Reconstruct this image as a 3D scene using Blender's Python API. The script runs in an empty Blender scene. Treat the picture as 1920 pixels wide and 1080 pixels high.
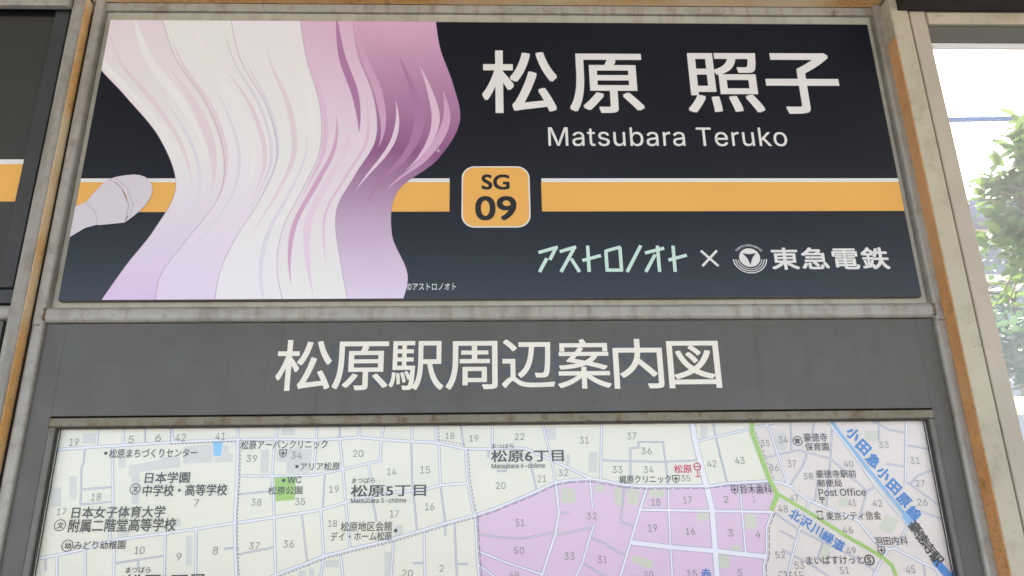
import bpy, bmesh, math, random
from mathutils import Vector, Matrix, Euler, geometry
random.seed(7)
R = math.radians
S = bpy.context.scene
COL = S.collection

# ------------------------------------------------------------------ camera
F = 1500.0                       # focal length in pixels of the 1920 px wide photograph
YAW, PITCH, ROLL = 0.0343, 0.3465, -0.0163
CAM = Vector((-0.0196, -1.3129, -0.4553))
fw = Vector((math.sin(YAW)*math.cos(PITCH), math.cos(YAW)*math.cos(PITCH), math.sin(PITCH)))
rt0 = Vector((math.cos(YAW), -math.sin(YAW), 0))
up0 = rt0.cross(fw)
rt = rt0*math.cos(ROLL) + up0*math.sin(ROLL)
up = -rt0*math.sin(ROLL) + up0*math.cos(ROLL)
cd = bpy.data.cameras.new('camera')
cd.sensor_width = 36
cd.lens = 36*F/1920
cd.clip_start = 0.02
cd.clip_end = 3000
co = bpy.data.objects.new('camera', cd)
COL.objects.link(co)
co.matrix_world = Matrix(((rt.x, up.x, -fw.x, CAM.x), (rt.y, up.y, -fw.y, CAM.y),
                          (rt.z, up.z, -fw.z, CAM.z), (0, 0, 0, 1)))
S.camera = co

def at(px, py, Y=0.0):
    """the point of the vertical plane y=Y that the photograph shows at pixel px,py"""
    d = fw + rt*((px-960)/F) - up*((py-540)/F)
    return CAM + d*((Y-CAM.y)/d.y)

# ------------------------------------------------------------------ world, sun, exposure
SUN_EL, SUN_AZ = R(46), R(38)     # azimuth clockwise from +Y
w = bpy.data.worlds.new('World')
S.world = w
w.use_nodes = True
nt = w.node_tree
bg = nt.nodes['Background']
sky = nt.nodes.new('ShaderNodeTexSky')
sky.sky_type = 'NISHITA'
sky.sun_disc = False
sky.sun_elevation = SUN_EL
sky.sun_rotation = SUN_AZ
sky.air_density = 1.0
sky.dust_density = 3.5
nt.links.new(sky.outputs[0], bg.inputs[0])
bg.inputs[1].default_value = 0.15
sl = bpy.data.lights.new('sun', 'SUN')
sl.energy = 3.6
sl.angle = R(0.53)
sl.color = (1.0, 0.95, 0.87)
so = bpy.data.objects.new('sun', sl)
COL.objects.link(so)
sd = Vector((math.sin(SUN_AZ)*math.cos(SUN_EL), math.cos(SUN_AZ)*math.cos(SUN_EL), math.sin(SUN_EL)))
so.rotation_euler = sd.to_track_quat('Z', 'Y').to_euler()
so.location = (0, -8, 8)
S.view_settings.view_transform = 'Standard'
S.view_settings.look = 'None'
S.view_settings.gamma = 1
S.view_settings.use_curve_mapping = False
S.view_settings.exposure = 2.35
S.view_settings.use_white_balance = True
S.view_settings.white_balance_temperature = 6850
S.view_settings.white_balance_tint = 13

# ------------------------------------------------------------------ helpers
def srgb(r, g, b):
    f = lambda c: (c/255/12.92) if c/255 <= .04045 else ((c/255+.055)/1.055)**2.4
    return (f(r), f(g), f(b), 1)

class NT:
    def __init__(s, name, rough=0.6, spec=0.5, metal=0.0):
        s.m = bpy.data.materials.new(name); s.m.use_nodes = True
        s.t = s.m.node_tree; s.b = s.t.nodes['Principled BSDF']
        s.b.inputs['Roughness'].default_value = rough
        s.b.inputs['Specular IOR Level'].default_value = spec
        s.b.inputs['Metallic'].default_value = metal
        s.co = s.t.nodes.new('ShaderNodeTexCoord').outputs['Object']
    def n(s, t, **k):
        o = s.t.nodes.new(t)
        for a, b in k.items(): setattr(o, a, b)
        return o
    def l(s, a, b): s.t.links.new(a, b)
    def noise(s, scale, detail=4, rough=0.6, stretch=(1, 1, 1), off=0):
        mp = s.n('ShaderNodeMapping'); mp.inputs['Scale'].default_value = stretch
        mp.inputs['Location'].default_value = (off, off*1.7, off*.6)
        s.l(s.co, mp.inputs[0])
        o = s.n('ShaderNodeTexNoise'); o.inputs['Scale'].default_value = scale
        o.inputs['Detail'].default_value = detail; o.inputs['Roughness'].default_value = rough
        s.l(mp.outputs[0], o.inputs['Vector'])
        return o.outputs['Fac']
    def ramp(s, fac, a, b, lo=0.0, hi=1.0):
        o = s.n('ShaderNodeMapRange'); o.inputs['From Min'].default_value = a
        o.inputs['From Max'].default_value = b; o.inputs['To Min'].default_value = lo
        o.inputs['To Max'].default_value = hi
        s.l(fac, o.inputs['Value'])
        return o.outputs[0]
    def mix(s, fac, a, b):
        o = s.n('ShaderNodeMix', data_type='RGBA')
        for i, v in ((0, fac), (6, a), (7, b)):
            if isinstance(v, (tuple, float, int)): o.inputs[i].default_value = v
            else: s.l(v, o.inputs[i])
        return o.outputs[2]
    def mul(s, a, b):
        o = s.n('ShaderNodeMath', operation='MULTIPLY')
        for i, v in ((0, a), (1, b)):
            if isinstance(v, (float, int)): o.inputs[i].default_value = v
            else: s.l(v, o.inputs[i])
        return o.outputs[0]
    def base(s, c):
        if isinstance(c, tuple): s.b.inputs['Base Color'].default_value = c
        else: s.l(c, s.b.inputs['Base Color'])
    def bump(s, h, strength=0.3, dist=0.001):
        o = s.n('ShaderNodeBump'); o.inputs['Strength'].default_value = strength
        o.inputs['Distance'].default_value = dist
        s.l(h, o.inputs['Height']); s.l(o.outputs[0], s.b.inputs['Normal'])

def plain(name, c, rough=0.6, spec=0.5, var=0.06, scale=6):
    k = NT(name, rough, spec)
    d = tuple(x*(1-var) for x in c[:3])+(1,)
    k.base(k.mix(k.ramp(k.noise(scale), .35, .65), d, c))
    return k.m

def weathered(name, c, dark, rust=None, rust_amt=(.62, .72), streak=True, rough=0.5, spec=.4, rustscale=14, bump=.25, grime=.55):
    k = NT(name, rough, spec)
    a = k.mix(k.ramp(k.noise(5, 6), .3, .7), c, tuple(x*.8 for x in c[:3])+(1,))
    a = k.mix(k.ramp(k.noise(38, 5, off=3), .5, .72, 0, grime), a, dark)
    if streak:
        a = k.mix(k.ramp(k.noise(16, 4, stretch=(3, 3, .25), off=9), .50, .70, 0, grime*1.1), a, dark)
    if rust:
        f = k.ramp(k.noise(rustscale, 7, .7, off=5), *rust_amt)
        a = k.mix(f, a, rust)
    a = k.mix(k.ramp(k.noise(170, 2, off=7), .71, .76, 0, .8), a, tuple(x*.25 for x in dark[:3])+(1,))
    k.base(a)
    k.bump(k.noise(60, 4, off=2), bump, .0008)
    k.l(k.ramp(k.noise(12), .3, .7, rough-.1, rough+.15), k.b.inputs['Roughness'])
    return k.m

def rusty(name, c1, c2, c3, low):
    """orange primer and rust showing where the paint has come off"""
    k = NT(name, .8, .2)
    a = k.mix(k.ramp(k.noise(9, 6), .35, .65), c1, c2)
    a = k.mix(k.ramp(k.noise(240, 3, off=4), .56, .70, 0, .75), a, c3)
    a = k.mix(k.ramp(k.noise(30, 5, off=8), .58, .7, 0, .65), a, c3)
    a = k.mix(k.ramp(k.noise(3.2, 3, off=6, stretch=(1, 1, 1)), .44, .56, 0, .8), a, low)
    k.base(a)
    k.bump(k.noise(300, 3), .4, .0006)
    return k.m

def me_obj(name, bm, mat, parent=None, smooth=False):
    me = bpy.data.meshes.new(name)
    bm.to_mesh(me); bm.free()
    for m in (mat if isinstance(mat, (list, tuple)) else [mat]): me.materials.append(m)
    if smooth:
        for p in me.polygons: p.use_smooth = True
    o = bpy.data.objects.new(name, me); COL.objects.link(o)
    if parent: o.parent = parent; o.matrix_parent_inverse = parent.matrix_world.inverted()
    return o

def thing(name, label, cat, loc=(0, 0, 0), group=None):
    o = bpy.data.objects.new(name, None); COL.objects.link(o)
    o.location = loc; o['label'] = label; o['category'] = cat
    o.empty_display_size = .05
    o.matrix_world = Matrix.Translation(loc)
    if group: o['group'] = group
    return o

def box_bm(x0, x1, y0, y1, z0, z1, bev=0, seg=3, bm=None, axis=None):
    n = bmesh.new()
    x0, x1 = sorted((x0, x1)); y0, y1 = sorted((y0, y1)); z0, z1 = sorted((z0, z1))
    v = [n.verts.new(p) for p in ((x0, y0, z0), (x1, y0, z0), (x1, y1, z0), (x0, y1, z0),
                                 (x0, y0, z1), (x1, y0, z1), (x1, y1, z1), (x0, y1, z1))]
    for f in ((0, 3, 2, 1), (4, 5, 6, 7), (0, 1, 5, 4), (1, 2, 6, 5), (2, 3, 7, 6), (3, 0, 4, 7)):
        n.faces.new([v[i] for i in f])
    if bev:
        ed = n.edges[:]
        if axis is not None:
            ed = [e_ for e_ in ed if abs((e_.verts[0].co-e_.verts[1].co)[axis]) > 1e-5]
        bmesh.ops.bevel(n, geom=ed, offset=bev, segments=seg, profile=.5, affect='EDGES')
    if bm is None: return n
    me = bpy.data.meshes.new('tmp'); n.to_mesh(me); n.free(); bm.from_mesh(me); bpy.data.meshes.remove(me)
    return bm

def box(name, x0, x1, y0, y1, z0, z1, mat, parent=None, bev=0, seg=3):
    return me_obj(name, box_bm(x0, x1, y0, y1, z0, z1, bev, seg), mat, parent, False)

def struct(o): o['kind'] = 'structure'; return o
def tag(o, label, cat, group=None):
    o['label'] = label; o['category'] = cat
    if group: o['group'] = group
    return o

def tube(bm, pts, r, seg=8):
    rings = []
    for i, p in enumerate(pts):
        p = Vector(p)
        a = Vector(pts[max(0, i-1)]); b = Vector(pts[min(len(pts)-1, i+1)])
        t = (b-a).normalized()
        u = t.cross(Vector((0, 0, 1)) if abs(t.z) < .95 else Vector((1, 0, 0))).normalized()
        v = t.cross(u)
        rr = r[i] if isinstance(r, (list, tuple)) else r
        rings.append([bm.verts.new(p+(u*math.cos(2*math.pi*k/seg)+v*math.sin(2*math.pi*k/seg))*rr) for k in range(seg)])
    for a, b in zip(rings, rings[1:]):
        for k in range(seg): bm.faces.new((a[k], a[(k+1) % seg], b[(k+1) % seg], b[k]))
    bm.faces.new(rings[0][::-1]); bm.faces.new(rings[-1])

# flat print ------------------------------------------------------------
def clip(poly, rect):
    x0, x1, z0, z1 = rect
    def cut(P, ins, inter):
        out = []
        for i in range(len(P)):
            a, b = P[i-1], P[i]
            if ins(b):
                if not ins(a): out.append(inter(a, b))
                out.append(b)
            elif ins(a): out.append(inter(a, b))
        return out
    def ix(c):
        return lambda a, b: (c, a[1]+(b[1]-a[1])*(c-a[0])/(b[0]-a[0]))
    def iz(c):
        return lambda a, b: (a[0]+(b[0]-a[0])*(c-a[1])/(b[1]-a[1]), c)
    for ins, it in ((lambda p: p[0] >= x0, ix(x0)), (lambda p: p[0] <= x1, ix(x1)),
                    (lambda p: p[1] >= z0, iz(z0)), (lambda p: p[1] <= z1, iz(z1))):
        if poly: poly = cut(poly, ins, it)
    return poly

def face(bm, P, Y, flip=None):
    """polygon of (x,z) at depth Y, facing the viewer (-Y)"""
    Q = []
    for p in P:
        if not Q or (abs(p[0]-Q[-1][0])+abs(p[1]-Q[-1][1])) > 1e-6: Q.append(p)
    if len(Q) > 2 and (abs(Q[0][0]-Q[-1][0])+abs(Q[0][1]-Q[-1][1])) < 1e-6: Q.pop()
    if len(Q) < 3: return
    area = sum(Q[i-1][0]*Q[i][1]-Q[i][0]*Q[i-1][1] for i in range(len(Q)))
    if area < 0: Q = Q[::-1]
    bm.faces.new([bm.verts.new((p[0], Y, p[1])) for p in Q])

def P2(pts, Y): return [(at(x, y, Y).x, at(x, y, Y).z) for x, y in pts]

def smooth_closed(pts, n=8):
    out = []; N = len(pts)
    for i in range(N):
        p0, p1, p2, p3 = pts[i-1], pts[i], pts[(i+1) % N], pts[(i+2) % N]
        for k in range(n):
            t = k/n
            out.append(tuple(.5*((2*p1[c])+(-p0[c]+p2[c])*t+(2*p0[c]-5*p1[c]+4*p2[c]-p3[c])*t*t+(-p0[c]+3*p1[c]-3*p2[c]+p3[c])*t**3) for c in (0, 1)))
    return out

def strip(bm, P, w, Y, rect=None):
    """mitred ribbon of width w along the (x,z) points"""
    L, Rr = [], []
    for i, p in enumerate(P):
        a = Vector(P[max(i-1, 0)]); b = Vector(P[min(i+1, len(P)-1)]); q = Vector(p)
        if i in (0, len(P)-1):
            t = (b-a).normalized(); n = Vector((-t.y, t.x)); k = 1
        else:
            t1 = (q-a).normalized(); t2 = (b-q).normalized()
            n1 = Vector((-t1.y, t1.x)); n2 = Vector((-t2.y, t2.x)); n = (n1+n2).normalized()
            k = min(1/max(n.dot(n1), .3), 2)
        L.append(q+n*w/2*k); Rr.append(q-n*w/2*k)
    for i in range(len(P)-1):
        poly = [tuple(L[i]), tuple(L[i+1]), tuple(Rr[i+1]), tuple(Rr[i])]
        if rect: poly = clip(poly, rect)
        if poly: face(bm, poly, Y)

FONT = None
try:                                   # Blender's own interface typeface, if this build ships it
    import os
    _p = os.path.join(bpy.utils.system_resource('DATAFILES'), 'fonts', 'Inter.woff2')
    if os.path.exists(_p): FONT = bpy.data.fonts.load(_p)
except Exception: FONT = None
def text_bm(s, bold=0.0, res=3, spacing=1.0, sans=True):
    """flat glyph mesh; bold > 0 thickens every stroke by laying shifted copies a hair apart"""
    latin = all(ord(c) < 0x250 for c in s)
    cu = bpy.data.curves.new('t', 'FONT'); cu.body = s; cu.size = 1
    if sans and FONT and latin: cu.font = FONT
    cu.space_character = spacing
    o = bpy.data.objects.new('t', cu); COL.objects.link(o)
    bpy.context.view_layer.update()
    cc = o.to_curve(bpy.context.evaluated_depsgraph_get())
    loops = []
    for sp in cc.splines:
        bp = sp.bezier_points; L = []
        for i in range(len(bp)):
            p, q = bp[i], bp[(i+1) % len(bp)]
            straight = (p.handle_right-p.co).length < 1e-5 and (q.handle_left-q.co).length < 1e-5
            d = (q.co-p.co)
            if not straight and d.length > 1e-6:
                c1 = (p.handle_right-p.co).cross(d).length/d.length; c2 = (q.handle_left-p.co).cross(d).length/d.length
                straight = max(c1, c2) < 2e-4
            if straight: L.append(p.co.copy())
            else: L += list(geometry.interpolate_bezier(p.co, p.handle_right, q.handle_left, q.co, res+2))[:-1]
        if len(L) < 3: continue
        area = sum(L[i-1].x*L[i].y-L[i].x*L[i-1].y for i in range(len(L)))/2
        if abs(area) > 1e-7: loops.append([L, area])
    o.to_curve_clear(); bpy.data.objects.remove(o); bpy.data.curves.remove(cu)
    def inside(p, L):
        c = False
        for i in range(len(L)):
            a_, b_ = L[i-1], L[i]
            if (a_.y > p.y) != (b_.y > p.y) and p.x < (b_.x-a_.x)*(p.y-a_.y)/(b_.y-a_.y)+a_.x: c = not c
        return c
    big = max(loops, key=lambda t: abs(t[1]))
    sgn = 1 if big[1] > 0 else -1
    outers = [t for t in loops if t[1]*sgn > 0]; holes = [t for t in loops if t[1]*sgn < 0]
    groups = [[t[0]] for t in outers]
    for h in holes:
        best = None
        for k, t in enumerate(outers):
            if abs(t[1]) > abs(h[1]) and inside(h[0][0], t[0]) and (best is None or abs(t[1]) < abs(outers[best][1])): best = k
        if best is not None: groups[best].append(h[0])
    bm = bmesh.new(); sh = [(0, 0)] if bold <= 0 else [(-bold, -bold), (bold, -bold), (-bold, bold), (bold, bold)]
    for gi, g_ in enumerate(groups):
        fv = [Vector((p.x, p.y)) for L in g_ for p in L]; fi = []; n_ = 0
        for L in g_: fi.append(list(range(n_, n_+len(L)))); n_ += len(L)
        r_ = geometry.delaunay_2d_cdt(fv, [], fi, 2, 1e-6)
        pts, tris = r_[0], r_[2]
        for k, (dx, dy) in enumerate(sh):
            vs = [bm.verts.new((p.x+dx, p.y+dy, k+(gi % 5)*len(sh))) for p in pts]
            for t in tris:
                try: bm.faces.new([vs[i] for i in t])
                except ValueError: pass
    return bm

def lettering(s, bbox, Y, mat, parent, name='lettering', offset=0.0, rot=0, spacing=1.0, res=3, sans=True):
    """text whose inked outline fills the pixel box bbox=(x0,y0,x1,y1) of the plane y=Y"""
    bm = text_bm(s, offset, res, spacing, sans)
    xs = [v.co.x for v in bm.verts]; ys = [v.co.y for v in bm.verts]
    a, b, c, d = min(xs), max(xs), min(ys), max(ys)
    x0, y0, x1, y1 = bbox
    cx, cy = (x0+x1)/2, (y0+y1)/2
    C = at(cx, cy, Y)
    W = (at(x1, cy, Y)-at(x0, cy, Y)).length; H = (at(cx, y0, Y)-at(cx, y1, Y)).length
    base = at(x1, cy, Y)-at(x0, cy, Y)
    cr, sr = math.cos(rot), math.sin(rot)
    for v in bm.verts:
        u = (v.co.x-(a+b)/2)/(b-a)*W; t = (v.co.y-(c+d)/2)/(d-c)*H
        v.co = Vector((C.x+u*cr-t*sr, Y-v.co.z*.000012, C.z+u*sr+t*cr))
    for f in bm.faces: f.normal_update()
    fl = [f for f in bm.faces if f.normal.y > 0]
    if fl: bmesh.ops.reverse_faces(bm, faces=fl)
    return me_obj(name, bm, mat, parent)

def disc(bm, c, r, Y, n=24, r_in=0, a0=0, a1=2*math.pi, ex=1.0):
    if r_in == 0:
        face(bm, [(c[0]+r*ex*math.cos(a0+(a1-a0)*k/n), c[1]+r*math.sin(a0+(a1-a0)*k/n)) for k in range(n)], Y)
    else:
        for k in range(n):
            t0, t1 = a0+(a1-a0)*k/n, a0+(a1-a0)*(k+1)/n
            face(bm, [(c[0]+r*ex*math.cos(t0), c[1]+r*math.sin(t0)), (c[0]+r*ex*math.cos(t1), c[1]+r*math.sin(t1)),
                      (c[0]+r_in*ex*math.cos(t1), c[1]+r_in*math.sin(t1)), (c[0]+r_in*ex*math.cos(t0), c[1]+r_in*math.sin(t0))], Y)

# ------------------------------------------------------------------ materials
def print_mat(name, c, rough=.35, spec=.5, coat=0):
    k = NT(name, rough, spec)
    k.base(k.mix(k.ramp(k.noise(4, 3), .3, .7), c, tuple(x*.95 for x in c[:3])+(1,)))
    return k.m
M = {}
M['frame'] = weathered('galvanised_grey_paint', (.37, .36, .325, 1), (.16, .135, .10, 1), (.17, .11, .065, 1), (.62, .74), rough=.34, spec=.6, bump=.35, grime=.55)
M['frame_light'] = weathered('pale_grey_paint', (.44, .43, .36, 1), (.28, .25, .2, 1), rough=.55)
M['weld'] = weathered('brown_stained_weld', (.24, .20, .15, 1), (.10, .075, .05, 1), (.12, .07, .04, 1), (.5, .62), rough=.7, bump=.9, grime=.9)
M['cream'] = weathered('cream_paint', (.52, .475, .36, 1), (.30, .26, .18, 1), (.24, .17, .08, 1), (.72, .8), streak=False, rough=.55)
M['tan'] = weathered('tan_paint', (.52, .46, .375, 1), (.42, .36, .28, 1), streak=False, rough=.5, bump=.1)
M['rust'] = rusty('peeled_orange_primer', (.72, .38, .13, 1), (.80, .54, .25, 1), (.30, .12, .04, 1), (.80, .68, .46, 1))
M['rust_deep'] = rusty('peeled_brown_orange_primer', (.64, .29, .11, 1), (.72, .38, .16, 1), (.26, .10, .035, 1), (.70, .40, .19, 1))
M['casing'] = weathered('grey_casing_paint', (.104, .101, .093, 1), (.082, .076, .062, 1), (.15, .12, .075, 1), (.66, .80), streak=True, rough=.42, spec=.45, rustscale=9, bump=.1)
M['door'] = weathered('door_frame_paint', (.165, .165, .15, 1), (.10, .085, .06, 1), streak=False, rough=.5)
M['door_rust'] = weathered('door_frame_rusted_top', (.23, .215, .165, 1), (.13, .10, .05, 1), (.125, .085, .038, 1), (.50, .66), streak=False, rough=.7, rustscale=34)
M['shade_strip'] = plain('painted_recess_shade', (.045, .043, .036, 1), .8)  # near-black colour for the shade inside the map recess
M['dark'] = plain('dark_soffit', (.018, .012, .010, 1), .7)
M['gap'] = plain('painted_gap_shadow', (.012, .010, .009, 1), .9)  # black that stands for the shade in open gaps
def panel_mat():
    k = NT('black_aluminium_composite', .30, .85)
    k.base(k.mix(k.ramp(k.noise(2.2, 3), .3, .7), (.0022, .0040, .0115, 1), (.0038, .0052, .0100, 1)))
    k.l(k.ramp(k.noise(2.0, 1), .2, .8, .28, .34), k.b.inputs['Roughness'])
    return k.m
M['panel'] = panel_mat()
M['p_white'] = print_mat('printed_white', (.74, .74, .72, 1))
M['p_orange'] = print_mat('printed_orange', (.80, .43, .105, 1))
M['p_cream'] = print_mat('cream_vinyl', (.80, .775, .68, 1), .4)
M['p_mint'] = print_mat('printed_mint', (.55, .74, .66, 1))
M['p_black'] = print_mat('printed_black', (.018, .018, .02, 1))
M['ghost'] = print_mat('old_letter_residue', (.074, .080, .100, 1), .45)
M['m_ink'] = print_mat('map_black_ink', (.03, .03, .035, 1), .5)
M['m_grey'] = print_mat('map_grey_ink', (.27, .28, .28, 1), .5)
M['m_bg'] = print_mat('map_pale_ground', (.86, .845, .725, 1), .5)
M['m_pink'] = print_mat('map_pink_district', (.78, .58, .75, 1), .5)
M['m_beige'] = print_mat('map_beige_district', (.82, .745, .70, 1), .5)
M['m_bld'] = print_mat('map_grey_building', (.70, .70, .66, 1), .5)
M['m_bld2'] = print_mat('map_olive_building', (.67, .69, .56, 1), .5)
M['m_edge'] = print_mat('map_street_edge', (.42, .43, .60, 1), .5)
M['m_edge2'] = print_mat('map_alley_grey', (.38, .39, .50, 1), .5)
M['m_road'] = print_mat('map_street_white', (.87, .88, .93, 1), .5)
M['m_green'] = print_mat('map_green', (.36, .62, .13, 1), .5)
M['m_blue'] = print_mat('map_blue', (.25, .50, .78, 1), .5)
M['m_sky'] = print_mat('map_light_blue', (.22, .58, .90, 1), .5)
M['m_dblue'] = print_mat('map_blue_ink', (.02, .22, .62, 1), .5)
M['m_red'] = print_mat('map_red_ink', (.66, .03, .12, 1), .5)
M['m_dash'] = print_mat('map_boundary_dash', (.25, .24, .36, 1), .5)

def glass_mat(name, haze, tint=(1, 1, 1, 1)):
    m = bpy.data.materials.new(name); m.use_nodes = True
    t = m.node_tree; t.nodes.clear()
    out = t.nodes.new('ShaderNodeOutputMaterial')
    tr = t.nodes.new('ShaderNodeBsdfTransparent'); tr.inputs[0].default_value = tint
    gl = t.nodes.new('ShaderNodeBsdfGlossy'); gl.inputs['Roughness'].default_value = .06
    fr = t.nodes.new('ShaderNodeFresnel'); fr.inputs[0].default_value = 1.35
    mx = t.nodes.new('ShaderNodeMixShader')
    t.links.new(fr.outputs[0], mx.inputs[0]); t.links.new(tr.outputs[0], mx.inputs[1]); t.links.new(gl.outputs[0], mx.inputs[2])
    df = t.nodes.new('ShaderNodeBsdfDiffuse'); df.inputs[0].default_value = (.8, .85, .88, 1)
    tl = t.nodes.new('ShaderNodeBsdfTranslucent'); tl.inputs[0].default_value = (.8, .86, .9, 1)
    ad = t.nodes.new('ShaderNodeMixShader'); ad.inputs[0].default_value = .6
    t.links.new(df.outputs[0], ad.inputs[1]); t.links.new(tl.outputs[0], ad.inputs[2])
    m2 = t.nodes.new('ShaderNodeMixShader')
    co_ = t.nodes.new('ShaderNodeTexCoord'); no = t.nodes.new('ShaderNodeTexNoise'); no.inputs['Scale'].default_value = 5
    mr = t.nodes.new('ShaderNodeMapRange'); mr.inputs['From Min'].default_value = .3; mr.inputs['From Max'].default_value = .7
    mr.inputs['To Min'].default_value = haze*.7; mr.inputs['To Max'].default_value = haze*1.3
    t.links.new(co_.outputs['Object'], no.inputs['Vector']); t.links.new(no.outputs['Fac'], mr.inputs['Value'])
    t.links.new(mr.outputs[0], m2.inputs[0])
    t.links.new(mx.outputs[0], m2.inputs[1]); t.links.new(ad.outputs[0], m2.inputs[2])
    t.links.new(m2.outputs[0], out.inputs[0])
    return m
M['acrylic'] = glass_mat('clear_acrylic', .012)
M['window'] = glass_mat('dusty_window_glass', .045)

# ------------------------------------------------------------------ structure: platform, wall, canopy, ground
def conc(name, c):
    k = NT(name, .85, .2)
    k.base(k.mix(k.ramp(k.noise(1.5, 8), .35, .65), c, tuple(x*.75 for x in c[:3])+(1,)))
    k.bump(k.noise(40, 4), .3, .003)
    return k.m
M['concrete'] = conc('platform_concrete', (.33, .32, .30, 1))
M['ground'] = conc('pale_gravel_ground', (.44, .42, .38, 1))
M['wallpaint'] = conc('wall_paint', (.50, .47, .40, 1))
M['soffit'] = plain('canopy_soffit', (.13, .12, .11, 1), .8)

struct(box('ground', -400, 400, -400, 400, -3.3, -3.1, M['ground']))
struct(box('platform', -30, 30, -3.4, .4, -3.1, -2.0, M['concrete'], bev=.02))
struct(box('terrace', -30, 40, .4, 60, -3.1, -2.35, M['ground']))
struct(box('canopy', -14, 14, -3.1, .10, 1.02, 1.14, M['soffit']))
struct(box('wall', -6, 0.835, .075, .25, -2.0, 1.02, M['wallpaint']))

# ------------------------------------------------------------------ reference depths (metres; negative = towards the viewer)
Y_TUBE, Y_LIP, Y_CASE, Y_DOOR, Y_MAP, Y_POST = -.003, .0135, .006, .001, .021, -.034
def X(px, py, Y): return at(px, py, Y).x
def Zm(pts, Y): return sum(at(x, y, Y).z for x, y in pts)/len(pts)
def Xm(pts, Y): return sum(at(x, y, Y).x for x, y in pts)/len(pts)

pz0 = Zm([(110, 562), (1730, 557)], 0); pz1 = Zm([(206, 38), (1625, 45)], 0)
px0, px1 = Xm([(206, 38), (110, 562)], 0), Xm([(1625, 45), (1730, 557)], 0)
PAN = (px0, px1, pz0, pz1)

# ------------------------------------------------------------------ steel frame round the name sign
fx_li = Xm([(196, 60), (154, 270), (97, 560)], Y_LIP)       # left tube: inner and outer edge
fx_lo = Xm([(166, 60), (129, 270), (76, 540)], Y_TUBE)-.0028
fx_ri = Xm([(1634, 60), (1679, 270), (1741, 560)], Y_LIP)
fx_ro = Xm([(1653, 60), (1703, 270), (1773, 540)], Y_TUBE)+.0022
rz_mt = Zm([(500, 571), (1500, 568)], Y_TUBE); rz_mb = Zm([(500, 598), (1500, 597)], Y_TUBE)
rz_tt = Zm([(500, 4), (1400, 8)], .0075); rz_tb = Zm([(500, 24), (1400, 26.5)], .0095); rz_pt = Zm([(500, 4), (1400, 6)], Y_TUBE)
ZB = -1.25
cx0, cx1 = Xm([(86, 640), (34, 900)], Y_CASE)-.003, Xm([(1748, 640), (1810, 900)], Y_CASE)+.003
fr = thing('sign_frame', 'weathered grey steel tube frame around the black sign and the map case', 'frame', (0, 0, rz_mb))
def tube_bar(name, x0, x1, z0, z1, parent, bev=.0055, mat='frame', y0=Y_TUBE, y1=.03):
    return me_obj(name, box_bm(x0, x1, y0, y1, z0, z1, bev, 5, axis=2 if abs(z1-z0) > abs(x1-x0) else 0), M[mat], parent, False)
tube_bar('frame_post', fx_lo, fx_li, rz_mb-.006, rz_pt, fr)
tube_bar('frame_post', fx_ri, fx_ro, rz_mb-.006, rz_pt, fr)
# lower posts beside the map case, a touch narrower where the tube steps
lx0, lx1 = Xm([(60, 640), (12, 900)], Y_TUBE), Xm([(86, 640), (34, 900)], Y_TUBE)
sx0, sx1 = Xm([(1752, 650), (1812, 900)], Y_TUBE), Xm([(1790, 650), (1852, 900)], Y_TUBE)
tube_bar('frame_post', fx_lo+.001, cx0-.0005, ZB, rz_mb-.0065, fr)
tube_bar('frame_post', cx1+.0005, fx_ro-.001, ZB, rz_mb-.0065, fr)
tube_bar('frame_rail', fx_li-.004, fx_ri+.004, rz_mb, rz_mt, fr, .0085, y0=Y_TUBE+.0015)
tube_bar('frame_rail', fx_li-.004, fx_ri+.004, rz_tb, rz_tt-.001, fr, .0012, y0=.0075)
# weld beads where rail and posts meet
def weld(x, z0, z1, parent):
    bm = bmesh.new(); pts = []; rr = []
    n = 16
    for i in range(n+1):
        pts.append((x+random.uniform(-.0008, .0008), Y_TUBE+.0022, z0+(z1-z0)*i/n)); rr.append(.0022+random.uniform(0, .0012))
    tube(bm, pts, rr, 8); return me_obj('weld_bead', bm, M['weld'], parent, True)
for x in (fx_li-.001, fx_ri+.001): weld(x, rz_mb+.003, rz_mt-.003, fr)
bm = bmesh.new(); tube(bm, [(fx_lo+.004+ (fx_li-fx_lo-.008)*i/12, Y_TUBE+.003+random.uniform(-.0004,.0004), rz_mb-.006) for i in range(13)], .0035, 8)
me_obj('weld_bead', bm, M['weld'], fr, True)
bm = bmesh.new(); tube(bm, [(fx_ri+.004+ (fx_ro-fx_ri-.008)*i/12, Y_TUBE+.003+random.uniform(-.0004,.0004), rz_mb-.006) for i in range(13)], .0035, 8)
me_obj('weld_bead', bm, M['weld'], fr, True)
# the sheet behind the black sign, with its folded lip
box('backing_sheet', fx_li+.0005, fx_ri-.0005, Y_LIP, .022, rz_mt+.0005, rz_tb-.0005, M['frame_light'], fr, .001, 2)

# ------------------------------------------------------------------ black station name sign
sg = thing('station_name_sign', 'long black station name sign with orange stripe, pale artwork and white lettering in grey frame', 'sign', (0, 0, pz0))
box('sign_board', px0, px1, 0, Y_LIP-.0005, pz0, pz1, M['panel'], sg, .0006, 2)
e = .00025
def flat(name, polys, mat, parent, Y, rect=None, step=.00002):
    bm = bmesh.new()
    for i, p in enumerate(polys):
        if rect: p = clip(p, rect)
        if p: face(bm, p, Y-step*i)
    return me_obj(name, bm, mat, parent)
def rectp(x0, x1, z0, z1): return [(x0, z0), (x1, z0), (x1, z1), (x0, z1)]
zt0, zt1 = Zm([(820, 342), (1300, 341)], 0), Zm([(820, 335), (1300, 334)], 0)
zo0 = Zm([(820, 397), (1300, 396)], 0)
bx = lambda px, py: at(px, py, 0).x
ins = .0006
flat('white_stripe', [rectp(px0+ins, bx(843, 336), zt0, zt1)], M['p_white'], sg, -e)
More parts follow.
